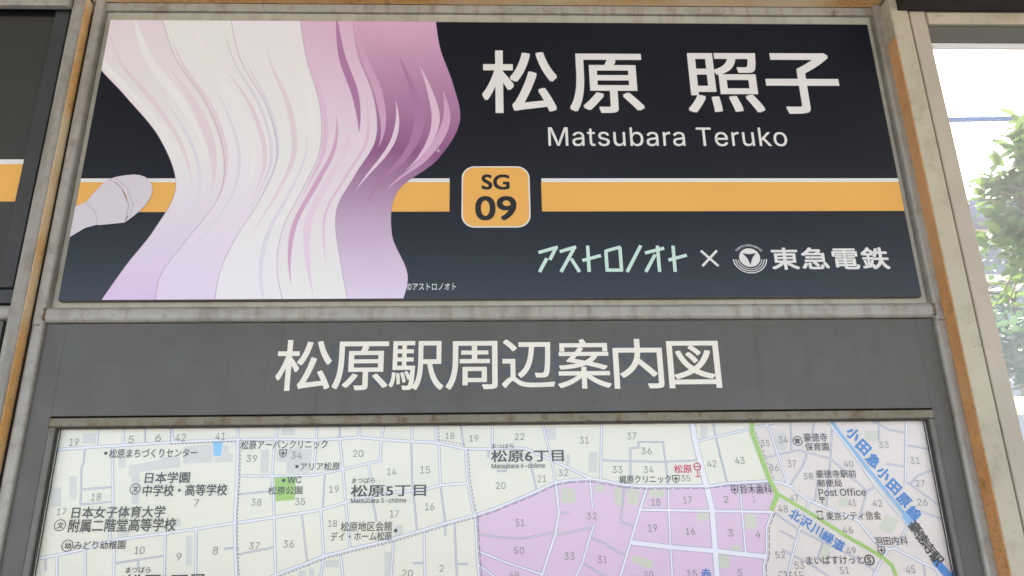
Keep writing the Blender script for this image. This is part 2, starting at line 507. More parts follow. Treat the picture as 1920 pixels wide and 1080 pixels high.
flat('white_stripe', [rectp(bx(1015, 336), px1-ins, zt0, zt1)], M['p_white'], sg, -e)
flat('orange_stripe', [rectp(px0+ins, bx(843, 370), zo0, zt0-.00002)], M['p_orange'], sg, -e)
flat('orange_stripe', [rectp(bx(1015.5, 370), px1-ins, zo0, zt0-.00002)], M['p_orange'], sg, -e)

# the picture area: a plain generic stand-in of soft overlapping petals in the same colours
def petal_mat(name, c1, c2, ang, sc, off=0.0):
    k = NT(name, .36, .5)
    mp = k.n('ShaderNodeMapping'); mp.inputs['Rotation'].default_value = (0, ang, 0)
    k.l(k.co, mp.inputs[0])
    sx = k.n('ShaderNodeSeparateXYZ'); k.l(mp.outputs[0], sx.inputs[0])
    k.base(k.mix(k.ramp(sx.outputs[2], off-sc, off+sc), c1, c2))
    return k.m
M['outline'] = print_mat('printed_outline', (.42, .30, .42, 1))
M['strand'] = [print_mat('strand_'+n_, c_) for n_, c_ in (('rose', (.62, .38, .56, 1)), ('pale', (.76, .62, .74, 1)), ('mauve', (.42, .20, .38, 1)), ('pink', (.72, .52, .68, 1)))]
M['strand_pale'] = [print_mat('strand_'+n_, c_) for n_, c_ in (('white', (.80, .80, .80, 1)), ('blush', (.74, .64, .70, 1)), ('mist', (.70, .68, .76, 1)))]
WHT, OFW, PNK, MAU, DMV, LAV = (.76, .77, .76, 1), (.78, .76, .80, 1), (.68, .46, .62, 1), (.42, .19, .36, 1), (.27, .10, .24, 1), (.66, .52, .74, 1)
zt_, zb_a = pz1, pz0
def wave_mat(name, top, mid, bot):
    k = NT(name, .34, .55)
    sx = k.n('ShaderNodeSeparateXYZ'); k.l(k.co, sx.inputs[0])
    wob = k.n('ShaderNodeMath', operation='MULTIPLY_ADD'); k.l(k.noise(3.0, 2), wob.inputs[0]); wob.inputs[1].default_value = .10
    k.l(sx.outputs[2], wob.inputs[2])
    h = pz1-pz0
    c1 = k.mix(k.ramp(wob.outputs[0], pz0+.05, pz0+h*.5+.05), bot, mid)
    k.base(k.mix(k.ramp(wob.outputs[0], pz0+h*.5+.05, pz1+.05), c1, top))
    return k.m
RC = (px0+ins, px1-ins, pz0+ins, pz1-ins)
wave_x = [  # left edge of each printed wave from the top of the sign to its foot
 [(20, 150), (110, 175), (180, 235), (260, 300), (350, 330), (430, 290), (500, 235), (600, 165)],
 [(20, 300), (110, 330), (200, 390), (290, 420), (370, 410), (450, 350), (520, 300), (600, 290)],
 [(20, 430), (110, 450), (200, 500), (290, 520), (370, 490), (450, 440), (520, 410), (600, 400)],
 [(20, 560), (110, 575), (200, 600), (280, 600), (350, 570), (430, 530), (510, 520), (600, 540)],
 [(20, 660), (100, 670), (180, 700), (260, 705), (330, 665), (400, 630), (500, 640), (600, 660)],
 [(20, 815), (90, 825), (160, 850), (230, 862), (300, 820), (360, 745), (440, 735), (520, 765), (600, 740)]]
def dense(pts):
    out = []
    for i in range(len(pts)-1):
        p0 = pts[max(i-1, 0)]; p1 = pts[i]; p2 = pts[i+1]; p3 = pts[min(i+2, len(pts)-1)]
        for j in range(8):
            t = j/8
            out.append(tuple(.5*((2*p1[c])+(-p0[c]+p2[c])*t+(2*p0[c]-5*p1[c]+4*p2[c]-p3[c])*t*t+(-p0[c]+3*p1[c]-3*p2[c]+p3[c])*t**3) for c in (0, 1)))
    out.append(pts[-1]); return out
cols = [((.74, .66, .72, 1), WHT, LAV), (WHT, OFW, (.72, .62, .78, 1)), (OFW, WHT, OFW), (PNK, (.74, .64, .73, 1), WHT), ((.66, .40, .58, 1), DMV, (.70, .60, .76, 1))]
for k in range(5):
    Lc = dense([(x, y) for y, x in wave_x[k]]); Rc = dense([(x, y) for y, x in wave_x[k+1]])
    bm = bmesh.new(); PL, PR = P2(Lc, 0), P2(Rc, 0); yy_ = -e*2-.00006*k
    # neighbouring waves share an edge; resample both sides to the same number of rungs
    n_ = 60
    def samp(P_, t):
        f_ = t*(len(P_)-1); i_ = min(int(f_), len(P_)-2); f_ -= i_
        return (P_[i_][0]*(1-f_)+P_[i_+1][0]*f_, P_[i_][1]*(1-f_)+P_[i_+1][1]*f_)
    for i in range(n_):
        q_ = clip([samp(PL, i/n_), samp(PL, (i+1)/n_), samp(PR, (i+1)/n_), samp(PR, i/n_)], RC)
        if q_: face(bm, q_, yy_)
    wv = me_obj('printed_wave', bm, wave_mat('wave_print', *cols[k]), sg)
    b_ = bmesh.new(); strip(b_, PL, .0009, yy_-.00003, RC); me_obj('wave_line', b_, M['outline'], wv)
    rs = random.Random(40+k)
    for j in range(5):
        fa = (j+.35+rs.uniform(-.15, .15))/5; fb = fa+rs.uniform(-.12, .12); i0 = rs.randint(0, 26); i1 = min(n_, i0+rs.randint(20, 38)); wm = rs.uniform(.06, .17)
        tint = M['strand'][(k+j) % 4] if k > 2 else M['strand_pale'][(k+j) % 3]
        bm2 = bmesh.new()
        def pt(i, side):
            t = (i-i0)/(i1-i0); f_ = fa+(fb-fa)*t+side*wm/2*math.sin(math.pi*t)
            a_, c_ = samp(PL, i/n_), samp(PR, i/n_); return (a_[0]*(1-f_)+c_[0]*f_, a_[1]*(1-f_)+c_[1]*f_)
        for i in range(i0, i1):
            q_ = clip([pt(i, -1), pt(i+1, -1), pt(i+1, 1), pt(i, 1)], RC)
            if q_: face(bm2, q_, yy_-.00002-.000004*j)
        me_obj('wave_strand', bm2, tint, wv)
mic_m = None
def petal_mat(name, c1, c2, ang, sc, off=0.0):
    k = NT(name, .36, .5)
    mp = k.n('ShaderNodeMapping'); mp.inputs['Rotation'].default_value = (0, ang, 0)
    k.l(k.co, mp.inputs[0])
    sx = k.n('ShaderNodeSeparateXYZ'); k.l(mp.outputs[0], sx.inputs[0])
    k.base(k.mix(k.ramp(sx.outputs[2], off-sc, off+sc), c1, c2))
    return k.m
# small microphone printed at the left edge
mic_m = petal_mat('printed_microphone_lavender', (.46, .39, .54, 1), (.62, .58, .64, 1), .5, .05, .30)
def mic(name, pts, k, mat=mic_m): return flat(name, [P2(pts, 0)], mat, sg, -e*2-.00008*(12+k), (px0+ins, px1-ins, pz0+ins, pz1-ins))
mic('printed_microphone_handle', [(120, 398), (164, 378), (190, 402), (186, 421), (160, 428), (120, 452)], 0)
mic('printed_microphone_body', [(161, 381), (175, 364), (195, 343), (207, 336), (228, 352), (240, 378), (242, 400), (234, 418), (205, 421), (184, 423), (176, 403)], 1)
mic('printed_microphone_head', [(206, 336), (222, 331.5), (238, 329), (252, 328), (263, 329), (273, 332.5), (281, 339.5), (285.5, 348), (287, 357), (284.5, 367), (279, 377), (271, 387.5), (262, 397), (252, 405), (243, 412), (234, 418), (240, 408), (242, 396), (241, 382), (237, 366), (228, 352), (218, 343)], 2)
ln = print_mat('printed_line', (.22, .16, .22, 1))
bm = bmesh.new()
strip(bm, P2([(206, 336), (228, 352), (242, 385), (235, 418)], 0), .0006, -e*2-.00008*16)
me_obj('printed_line', bm, ln, sg); bm = bmesh.new()
strip(bm, P2([(218, 334), (240, 355), (250, 385), (243, 414)], 0), .0005, -e*2-.00008*16.5)
me_obj('printed_line', bm, ln, sg); bm = bmesh.new()
strip(bm, P2([(161, 381), (180, 398), (183, 422)], 0), .0005, -e*2-.00008*17)
me_obj('printed_line', bm, ln, sg)
# thin curls and sparkles
def curl(pts, wmax, mat, k):
    bm = bmesh.new(); P = P2(pts, 0); Q = []
    for i in range(len(P)-1):
        p0 = P[max(i-1, 0)]; p1 = P[i]; p2 = P[i+1]; p3 = P[min(i+2, len(P)-1)]
        for j in range(6):
            t = j/6
            Q.append(tuple(.5*((2*p1[c])+(-p0[c]+p2[c])*t+(2*p0[c]-5*p1[c]+4*p2[c]-p3[c])*t*t+(-p0[c]+3*p1[c]-3*p2[c]+p3[c])*t**3) for c in (0, 1)))
    Q.append(P[-1]); n = len(Q); L = []; Rr = []
    for i, p in enumerate(Q):
        a = Vector(Q[max(i-1, 0)]); b = Vector(Q[min(i+1, n-1)]); t = (b-a).normalized()
        ww = wmax*math.sin(math.pi*(.04+.92*i/(n-1)))**.8
        L.append((p[0]-t.y*ww/2, p[1]+t.x*ww/2)); Rr.append((p[0]+t.y*ww/2, p[1]-t.x*ww/2))
    for i in range(n-1): face(bm, [L[i], L[i+1], Rr[i+1], Rr[i]], -e*2-.00008*(18+k))
    return me_obj('printed_curl', bm, mat, sg)
mv = print_mat('printed_mauve', (.46, .22, .38, 1))
for k, (sx_, sy_, r_) in enumerate(((655, 243, 13), (634, 308, 8), (822, 284, 7))):
    c = P2([(sx_, sy_)], 0)[0]; q = []
    for i in range(8):
        rad = r_*.0009 if i % 2 == 0 else r_*.00013
        q.append((c[0]+rad*math.cos(i*math.pi/4), c[1]+rad*math.sin(i*math.pi/4)))
    flat('printed_sparkle', [q], M['p_white'], sg, -e*2-.00008*22)

# badge
def rrect(x0, x1, z0, z1, r, n=8):
    out = []
    for cx, cz, a in ((x1-r, z1-r, 0), (x0+r, z1-r, 90), (x0+r, z0+r, 180), (x1-r, z0+r, 270)):
        for i in range(n+1): out.append((cx+r*math.cos(R(a+90*i/n)), cz+r*math.sin(R(a+90*i/n))))
    return out
b0, b1 = Xm([(865.5, 370)], 0), Xm([(994, 370)], 0); c0, c1 = at(930, 427, 0).z, at(930, 312, 0).z
bd = flat('number_badge', [rrect(b0, b1, c0, c1, .024)], M['p_white'], sg, -e*2)
flat('badge_face', [rrect(b0+.0026, b1-.0026, c0+.0026, c1-.0026, .0218)], M['p_orange'], bd, -e*3)
lettering('SG', (903, 327, 955.5, 355.5), -e*4, M['p_black'], bd, offset=.022, sans=False, res=6)
lettering('09', (891, 367.5, 968.5, 413), -e*4, M['p_black'], bd, offset=.018, sans=False, res=6)

# big name: four characters, then the romanised line
for ch, bb in (('松', (904, 94, 1045, 211)), ('原', (1067, 100, 1206, 211)), ('照', (1286, 99, 1428, 210)), ('子', (1436, 99, 1573, 212))):
    lettering(ch, bb, -e, M['p_white'], sg, 'character', offset=.0125, res=6)
lettering('Matsubara Teruko', (1029, 239, 1476, 274), -e, M['p_white'], sg, offset=.002, spacing=1.04, res=6)
lettering('©アストロノオト', (763, 531, 855, 544), -e, M['p_white'], sg, offset=.004)
# mint title drawn in straight strokes
bm = bmesh.new(); q = 0
g = lambda X_, Y_: (980+X_/6, 430+Y_/6)
strokes = [[(178, 262), (395, 200)], [(380, 196), (305, 345)], [(272, 325), (190, 480)], [(418, 252), (600, 198)], [(588, 196), (432, 480)], [(545, 330), (640, 480)],
           [(730, 185), (748, 480)], [(672, 352), (880, 295)], [(935, 235), (950, 462)], [(935, 245), (1100, 200)], [(1093, 200), (1112, 462)], [(932, 460), (1128, 460)],
           [(1328, 182), (1175, 480)], [(1375, 268), (1590, 213)], [(1515, 185), (1540, 480)], [(1490, 285), (1385, 480)], [(1690, 185), (1715, 480)], [(1638, 348), (1846, 292)]]
for s_ in strokes:
    strip(bm, P2([g(*a) for a in s_], 0), .0062, -e-.00003*q); q += 1
me_obj('title_lettering', bm, M['p_mint'], sg)
bm = bmesh.new()
strip(bm, P2([(1314, 470), (1347, 499)], 0), .0044, -e); strip(bm, P2([(1344, 470), (1317, 499)], 0), .0044, -e*1.2)
me_obj('cross_mark', bm, M['p_white'], sg)
lettering('東急電鉄', (1446, 464, 1667, 505), -e, M['p_white'], sg, offset=.018, spacing=1.08)
# round emblem: disc with a dark curved triangle and three arcs below, small arched words above
em = P2([(1405.5, 483)], 0)[0]
bm = bmesh.new(); disc(bm, em, .0178, -e, 40, ex=1.06)
emb = me_obj('round_emblem', bm, M['p_white'], sg)
bm = bmesh.new(); T = []
tri = [(em[0]-.0125, em[1]+.0088), (em[0]+.0125, em[1]+.0088), (em[0], em[1]-.0145)]
for i in range(3):
    a, b = tri[i], tri[(i+1) % 3]
    for k in range(8):
        t = k/8; mxx = a[0]+(b[0]-a[0])*t; mzz = a[1]+(b[1]-a[1])*t; s_ = .36*math.sin(math.pi*t)*.8
        cx_, cz_ = em[0], em[1]+.001
        T.append((mxx+(cx_-mxx)*s_, mzz+(cz_-mzz)*s_))
face(bm, T, -e*2); me_obj('emblem_triangle', bm, M['panel'], emb)
bm = bmesh.new()
for i, (r_, w_) in enumerate(((.0212, .0013), (.0252, .0015), (.0292, .0018))):
    disc(bm, (em[0], em[1]-.001), r_, -e-.00003*i, 30, r_in=r_-w_, a0=R(180+8-i*2), a1=R(360-8+i*2), ex=1.06)
me_obj('emblem_arcs', bm, M['p_white'], emb)
bm = text_bm('TOKYU RAILWAYS', .01, 2)
xs = [v.co.x for v in bm.verts]; a, b = min(xs), max(xs)
for v in bm.verts:
    u = (v.co.x-a)/(b-a); th = R(148-116*u); rr = .0222+v.co.y*.0075
    v.co = Vector((em[0]+rr*math.cos(th)*1.12, -e-v.co.z*.000006, em[1]-.0005+rr*math.sin(th)))
fl = [f for f in bm.faces if (f.normal_update() or f.normal.y) > 0]
bmesh.ops.reverse_faces(bm, faces=fl)
me_obj('arched_lettering', bm, M['p_white'], emb)

# ------------------------------------------------------------------ map case: title panel, side panels, hinged door frame, pane
hz1 = rz_mb-.002; hz0 = Zm([(300, 777), (1600, 768)], Y_CASE)
dx0, dx1 = Xm([(92, 782), (45, 1060)], Y_DOOR), Xm([(1751, 775), (1806, 1060)], Y_DOOR)
dz1 = Zm([(300, 780), (1600, 771)], Y_DOOR)
ix0, ix1 = Xm([(115, 803), (69, 1060)], Y_MAP), Xm([(1731, 795), (1784, 1060)], Y_MAP)
iz1 = Zm([(300, 796), (1600, 787)], Y_DOOR)
mc = thing('map_case', 'grey painted steel map case with cream title characters and glazed door', 'display case', (0, 0, hz0))
box('title_panel', dx0-.0018, dx1+.0018, Y_CASE, .042, hz0, hz1, M['casing'], mc, .0002, 1)
box('side_panel', cx0, dx0-.0020, Y_CASE+.0002, .042, ZB, hz1, M['casing'], mc, .0006, 2)
box('side_panel', dx1+.0019, cx1, Y_CASE+.00005, .042, ZB, hz1, M['casing'], mc, .0001, 1)
box('seam_shadow', cx0+.01, cx1-.01, .022, .042, dz1-.006, hz0-.001, M['gap'], mc)  # black strip painted as the shadow line above the door
box('door_rail', dx0, dx1, Y_DOOR, .0205, iz1, dz1, M['door_rust'], mc, .0022, 3)
box('door_stile', dx0, ix0, Y_DOOR+.0003, .0205, ZB, iz1-.0004, M['door'], mc, .0022, 3)
box('door_stile', ix1, dx1, Y_DOOR+.0003, .0205, ZB, iz1-.0004, M['door'], mc, .0022, 3)
box('shade_strip', ix0+.0002, ix1-.0002, .005, .0195, iz1-.0022, iz1-.0003, M['shade_strip'], mc)  # dark lining strips put the recess shade into the colour
box('shade_strip', ix0+.0002, ix0+.0016, .0062, .0195, ZB, iz1-.0024, M['shade_strip'], mc)
box('shade_strip', ix1-.0016, ix1-.0002, .0062, .0195, ZB, iz1-.0024, M['shade_strip'], mc)
box('pane', ix0+.0018, ix1-.0018, .0130, .0150, ZB, iz1-.0026, M['acrylic'], mc)
title = [('松', 518, 622), ('原', 624, 728), ('駅', 730, 832), ('周', 836, 933), ('辺', 941, 1040), ('案', 1045, 1145), ('内', 1150, 1243), ('図', 1252, 1350)]
tops = {'松': 637, '原': 640, '駅': 639, '周': 639, '辺': 636, '案': 635, '内': 635, '図': 639}
bots = {'松': 732, '原': 731, '駅': 731, '周': 730, '辺': 727, '案': 728, '内': 728, '図': 727}
for ch, a, b in title:
    lettering(ch, (a, tops[ch], b, bots[ch]), Y_CASE-.0006, M['p_cream'], mc, 'character', offset=.0085, res=6)
for i, ch in enumerate('駅周辺案内図'):
    lettering(ch, (613+106.5*i, 645, 711+106.5*i, 725), Y_CASE-.0001, M['ghost'], mc, 'old_character_trace', offset=.004)

# ------------------------------------------------------------------ the printed neighbourhood map
MR = (ix0+.0002, ix1-.0002, ZB+.01, iz1+.004)
mp_ = thing('map_sheet', 'printed street map with pink and beige districts behind the case glass', 'map', (0, Y_MAP, ZB))
box('paper', ix0-.004, ix1+.004, Y_MAP, Y_MAP+.002, ZB+.005, iz1+.006, M['m_bg'], mp_)
yl = Y_MAP-.0001
def mp(name, polys, mat, layer, step=.000015):
    for k_, p in enumerate(polys): o_ = mp1(name, [p], mat, layer+k_*.02)
    return o_
def mp1(name, polys, mat, layer, step=.000015): return flat(name, [P2(p, Y_MAP) for p in polys], mat, mp_, yl-layer*.00004, MR, step)
pink = [(891, 968), (925, 955), (960, 941), (1000, 922), (1042, 905), (1067, 901), (1105, 900), (1165, 910), (1210, 914), (1320, 913), (1365, 906), (1447, 903), (1458, 928), (1448, 960), (1437, 990), (1437, 1042), (1430, 1064), (1432, 1100), (900, 1100)]
mp('pink_district', [pink], M['m_pink'], 0)
mp('beige_district', [[(1400, 780), (1410, 812), (1428, 860), (1443, 900), (1458, 928), (1448.5, 960), (1437.5, 990), (1437.5, 1042), (1430.5, 1064), (1432.5, 1100), (1900, 1100), (1900, 780)]], M['m_beige'], 0)
q4 = lambda a, b, c, d: [(a, b), (c, b), (c, d), (a, d)]
mp('building_print', [q4(155, 812, 180, 832), q4(222, 857, 236, 877), [(242, 872), (262, 869), (302, 862), (302, 858), (337, 856), (337, 876), (262, 885), (260, 945), (247, 945), (247, 893), (241, 893)],
    [(344, 838), (398, 832), (399, 867), (344, 870)], [(402, 857), (415, 856), (419, 834), (428, 836), (429, 850), (437, 851), (437, 866), (402, 868)],
    q4(130, 893, 144, 936), q4(97, 914, 115, 950), q4(489, 843, 504, 887), [(519, 842), (586, 842), (580, 888), (537, 888), (537, 867), (519, 866)],
    q4(349, 1004, 360, 1061), q4(528, 800, 553, 816), q4(610, 1050, 635, 1064), q4(560, 1070, 574, 1090), q4(579, 1066, 589, 1090), q4(1022, 802, 1042, 824), q4(1060, 852, 1069, 874),
    q4(1104, 848, 1120, 886), q4(1313, 798, 1326, 822), q4(741, 984, 755, 1006), q4(721, 1035, 733, 1090), q4(221, 990, 241, 1007), q4(321, 972, 339, 988), q4(1452, 812, 1474, 845)], M['m_bld'], 1)
mp('building_print', [q4(1053, 916, 1079, 943), q4(1115, 910, 1133, 922), [(1150, 916), (1166, 912), (1165, 950), (1155, 948)], [(1177, 916), (1199, 918), (1196, 948), (1176, 945)], q4(1218, 918, 1245, 933),
    q4(1307, 962, 1328, 976), q4(1397, 965, 1418, 992), q4(1373, 1022, 1388, 1034), q4(1348, 1041, 1367, 1065), [(1185, 1040), (1225, 1052), (1222, 1068), (1186, 1054)],
    q4(1622, 808, 1647, 827), q4(1572, 933, 1590, 950), [(1645, 990), (1663, 963), (1685, 976), (1672, 1002)], q4(1540, 1018, 1556, 1050)], M['m_bld2'], 1)
mp('pool_print', [[(399, 829), (418, 828), (414, 855), (401, 855)]], M['m_sky'], 1.5)
mp('park_print', [[(515, 895), (555, 894), (553, 937), (517, 940)]], M['m_green'], 1.5)

W1, W2, W3 = 6.0, 5.0, 3.4        # street widths in photo pixels
roads = [
 (W1, [(95, 844), (180, 838), (250, 834), (325, 829), (446, 824)]), (W1, [(446, 824), (517, 824), (593, 825), (638, 823), (673, 820), (715, 824), (772, 828), (818, 830), (873, 842), (922, 842), (960, 840), (985, 841), (1033, 862), (1067, 878), (1107, 897), (1130, 901), (1170, 909), (1213, 912), (1320, 911)]),
 (W2, [(187, 790), (180, 838)]), (W2, [(231, 790), (231, 834)]), (W3, [(271, 790), (272, 832)]), (W2, [(322, 790), (323, 829)]), (W2, [(446, 790), (446, 824)]),
 (W3, [(159, 842), (157, 866), (153, 876), (151, 946)]), (W2, [(211, 838), (212, 945), (208, 975), (206, 1010)]), (W2, [(215, 1014), (213, 1090)]),
 (W3, [(152, 918), (211, 913)]), (W3, [(150, 946), (211, 941)]), (W1, [(60, 1050), (107, 1041), (157, 1030), (217, 1012), (310, 1000), (367, 992), (440, 981), (515, 970), (602, 956), (648, 942), (683, 932), (742, 923), (797, 918), (826, 910), (877, 906)]),
 (W3, [(85, 1047), (86, 1070)]), (W2, [(107, 1042), (107, 1090)]), (W2, [(160, 1030), (160, 1090)]), (W2, [(310, 1000), (308, 1090)]), (W2, [(368, 992), (367, 1090)]), (W3, [(216, 1056), (308, 1042)]), (W3, [(259, 1050), (259, 1066)]), (W3, [(420, 1029), (440, 1027)]),
 (W1, [(446, 824), (445, 890), (440, 981), (441, 1030), (444, 1090)]), (W2, [(446, 892), (510, 893), (590, 891), (642, 880), (690, 869), (713, 864), (715, 824)]), (W3, [(446, 927), (505, 921)]),
 (W2, [(524, 790), (515, 835), (510, 890), (513, 930), (517, 1090)]), (W2, [(595, 790), (593, 825), (588, 891)]), (W3, [(637, 790), (637, 822)]), (W2, [(637, 822), (643, 880), (648, 940), (657, 1032)]), (W2, [(673, 790), (673, 820)]), (W2, [(722, 790), (715, 824)]),
 (W3, [(609, 890), (605, 956)]), (W2, [(602, 956), (607, 1043), (600, 1090)]), (W2, [(691, 869), (696, 905)]), (W3, [(698, 930), (706, 978)]), (W3, [(566, 964), (576, 1054)]),
 (W1, [(500, 1086), (517, 1078), (577, 1055), (607, 1043), (657, 1030), (720, 1015), (800, 992), (835, 981), (891, 966), (925, 955), (997, 925), (1040, 905), (1067, 900), (1107, 898)]),
 (W3, [(445, 1040), (513, 1026)]), (W2, [(638, 1036), (644, 1090)]), (W2, [(773, 790), (772, 828)]), (W3, [(771, 828), (773, 907), (777, 940), (782, 998)]), (W2, [(817, 790), (818, 830)]), (W2, [(823, 832), (826, 910)]), (W3, [(826, 910), (835, 982), (835, 1005)]),
 (W3, [(863, 790), (870, 842)]), (W1-1, [(873, 843), (877, 905), (887, 957), (891, 967), (894, 1032), (899, 1090)]), (W2, [(923, 790), (923, 842)]), (W3, [(916, 843), (916, 859)]), (W3, [(931, 883), (948, 883), (948, 872)]),
 (W2, [(738, 1010), (736, 1045), (732, 1090)]), (W2, [(795, 993), (797, 1090)]), (W3, [(852, 979), (857, 1090)]), (W3, [(774, 1056), (796, 1056)]), (W3, [(857, 1058), (877, 1057)]),
 (W3, [(891, 1000), (930, 1007), (975, 1010), (1005, 1005), (1042, 997)]), (W3, [(1042, 1003), (1110, 989)]), (W2, [(894, 1032), (950, 1055), (1017, 1077)]), (W2, [(898, 1060), (940, 1090)]), (W1, [(1042, 905), (1048, 962), (1041, 1002), (1017, 1077), (1013, 1090)]), (W3, [(1050, 963), (1068, 959)]),
 (W2, [(1106, 898), (1111, 953)]), (W2, [(1114, 983), (1105, 1010), (1092, 1055), (1075, 1090)]), (W3, [(1106, 1008), (1133, 1018), (1145, 1028), (1172, 1040)]), (W3, [(1093, 1056), (1140, 1084)]), (W3, [(1171, 912), (1164, 978), (1190, 988)]),
 (W1, [(1213, 914), (1200, 955), (1182, 1017), (1162, 1085)]), (W1, [(1201, 956), (1328, 958), (1448, 960)]), (10, [(1184, 1017), (1257, 1026), (1340, 1033), (1437, 1044)]), (W2, [(1253, 912), (1254, 956), (1257, 1026), (1261, 1090)]), (W2, [(1387, 909), (1391, 958), (1398, 1040)]),
 (12, [(1297, 785), (1302, 822), (1313, 868), (1325, 913), (1335, 957), (1341, 1033), (1345, 1090)]), (W1, [(1328, 912), (1365, 906), (1442, 902), (1463, 905), (1482, 912), (1510, 935), (1545, 951), (1560, 957), (1610, 977), (1640, 1015), (1665, 1030), (1677, 1028), (1727, 1054), (1755, 1067), (1765, 1090)]),
 (W2, [(1306, 828), (1342, 819), (1400, 806), (1450, 793)]), (W3, [(1336, 790), (1342, 820), (1363, 904)]), (W3, [(1182, 900), (1182, 840), (1197, 839), (1197, 829), (1243, 829), (1248, 867), (1251, 890), (1253, 912)]), (W3, [(1128, 863), (1180, 865), (1248, 866), (1308, 863)]),
 (W2, [(1128, 790), (1126, 899)]), (W2, [(1016, 790), (1033, 857), (1042, 905)]), (W3, [(993, 862), (1006, 918)]), (W2, [(1434, 790), (1445, 812), (1457, 850), (1476, 908)]), (W3, [(1438, 857), (1497, 844), (1512, 848), (1557, 860), (1627, 922)]),
 (W3, [(1513, 849), (1507, 870), (1482, 909)]), (W3, [(1482, 790), (1484, 846)]), (W3, [(1527, 790), (1523, 812)]), (W3, [(1560, 800), (1557, 860), (1549, 953)]), (W3, [(1533, 905), (1527, 942)]), (W2, [(1552, 790), (1600, 852), (1642, 912), (1702, 985), (1690, 1008), (1680, 1027)]), (W3, [(1642, 911), (1625, 922), (1610, 977)]),
 (W2, [(1699, 790), (1697, 908)]), (W3, [(1635, 790), (1668, 806), (1698, 812)]), (W3, [(1648, 790), (1648, 826)]), (W3, [(1702, 835), (1740, 842)]), (W3, [(1660, 869), (1696, 875)]), (W3, [(1700, 904), (1760, 947)]), (W3, [(1707, 907), (1720, 892), (1748, 881)]), (W3, [(1722, 957), (1768, 974)]),
 (W3, [(1452, 961), (1500, 995), (1545, 1017), (1606, 1047), (1640, 1070)]), (W2, [(1517, 940), (1502, 985), (1487, 1035), (1475, 1090)]), (W3, [(1462, 995), (1491, 1010)]), (W3, [(1466, 1030), (1487, 1042), (1515, 1055), (1560, 1085)]), (W3, [(1543, 1017), (1532, 1050)]), (W2, [(1665, 1030), (1650, 1055), (1636, 1085)]), (W3, [(1732, 1057), (1735, 1090)]),
 (W1-1, [(1448, 960), (1437, 988), (1437, 1042), (1431, 1062), (1433, 1090)]),
]
pxm = (at(1001, 950, Y_MAP)-at(1000, 950, Y_MAP)).length
b1_, b2_ = bmesh.new(), bmesh.new()
for i, (w_, pts) in enumerate(roads):
    P = P2(pts, Y_MAP)
    strip(b1_, P, w_*pxm*1.0, yl-.00012-.000004*i, MR)
    strip(b2_, P, (w_-1.9)*pxm if w_ > W3 else (w_-2.4)*pxm, yl-.00056-.000004*i, MR)
me_obj('street_edges', b1_, M['m_edge2'], mp_)
me_obj('streets', b2_, M['m_road'], mp_)
def ribbon(name, pts, w_, mat, Y):
    bm = bmesh.new(); strip(bm, P2(pts, Y_MAP), w_*pxm, Y, MR); return me_obj(name, bm, mat, mp_)
ribbon('greenway_line', [(1409, 780), (1410, 812), (1428, 860), (1443, 900), (1457, 928), (1446, 957)], 9, M['m_green'], yl-.00096)
ribbon('greenway_line', [(1459, 927), (1515, 960), (1590, 1007), (1655, 1045), (1672, 1060), (1684, 1090)], 6.5, M['m_green'], yl-.00098)
ribbon('railway_line', [(1556, 785), (1574, 812), (1640, 895), (1702, 972)], 6.8, M['m_blue'], yl-.00100)
ribbon('railway_line', [(1696, 964), (1711, 984)], 17, M['m_blue'], yl-.00102)
ribbon('railway_line', [(1752, 1050), (1800, 1105)], 15, M['m_dblue'], yl-.00104)
def dashes(pts, off, on, gap):
    P = [Vector(p) for p in P2(pts, Y_MAP)]; bm = bmesh.new(); on *= pxm; gap *= pxm
    d = 0; k = 0
    for a, b in zip(P, P[1:]):
        L = (b-a).length; t = (b-a)/L; n = Vector((-t.y, t.x))*off*pxm; s_ = 0.0
        while s_ < L:
            e1 = min(s_+on, L)
            strip(bm, [tuple(a+t*s_+n), tuple(a+t*e1+n)], 1.5*pxm, yl-.00106-.000004*(k % 8), MR); s_ = e1+gap; k += 1
    return me_obj('boundary_dashes', bm, M['m_dash'], mp_)
dashes([(500, 1086), (517, 1078), (577, 1055), (607, 1043), (657, 1030), (720, 1015), (800, 992), (835, 981), (891, 966)], -5, 4.5, 2.5)
dashes([(891, 966), (925, 955), (997, 925), (1040, 905), (1067, 900), (1107, 898), (1170, 909), (1213, 912), (1320, 911), (1365, 906), (1442, 902)], -5, 13, 4)
dashes([(446, 824), (445, 890), (440, 981), (441, 1030), (444, 1090)], 5, 4, 3)
dashes([(873, 843), (877, 905), (887, 957), (891, 967)], 5, 4, 3)
dashes([(891, 967), (894, 1032), (899, 1090)], 5, 13, 4)
dashes([(818, 790), (820, 828), (873, 838)], 4, 4, 3)
dashes([(320, 790), (320, 833), (446, 828)], 0, 4, 3)
dashes([(1448, 960), (1437, 988), (1437, 1042), (1431, 1062), (1433, 1090)], 5, 10, 4)
dashes([(1411, 812), (1430, 860), (1445, 900)], 6, 5, 4)
YT = yl-.00112
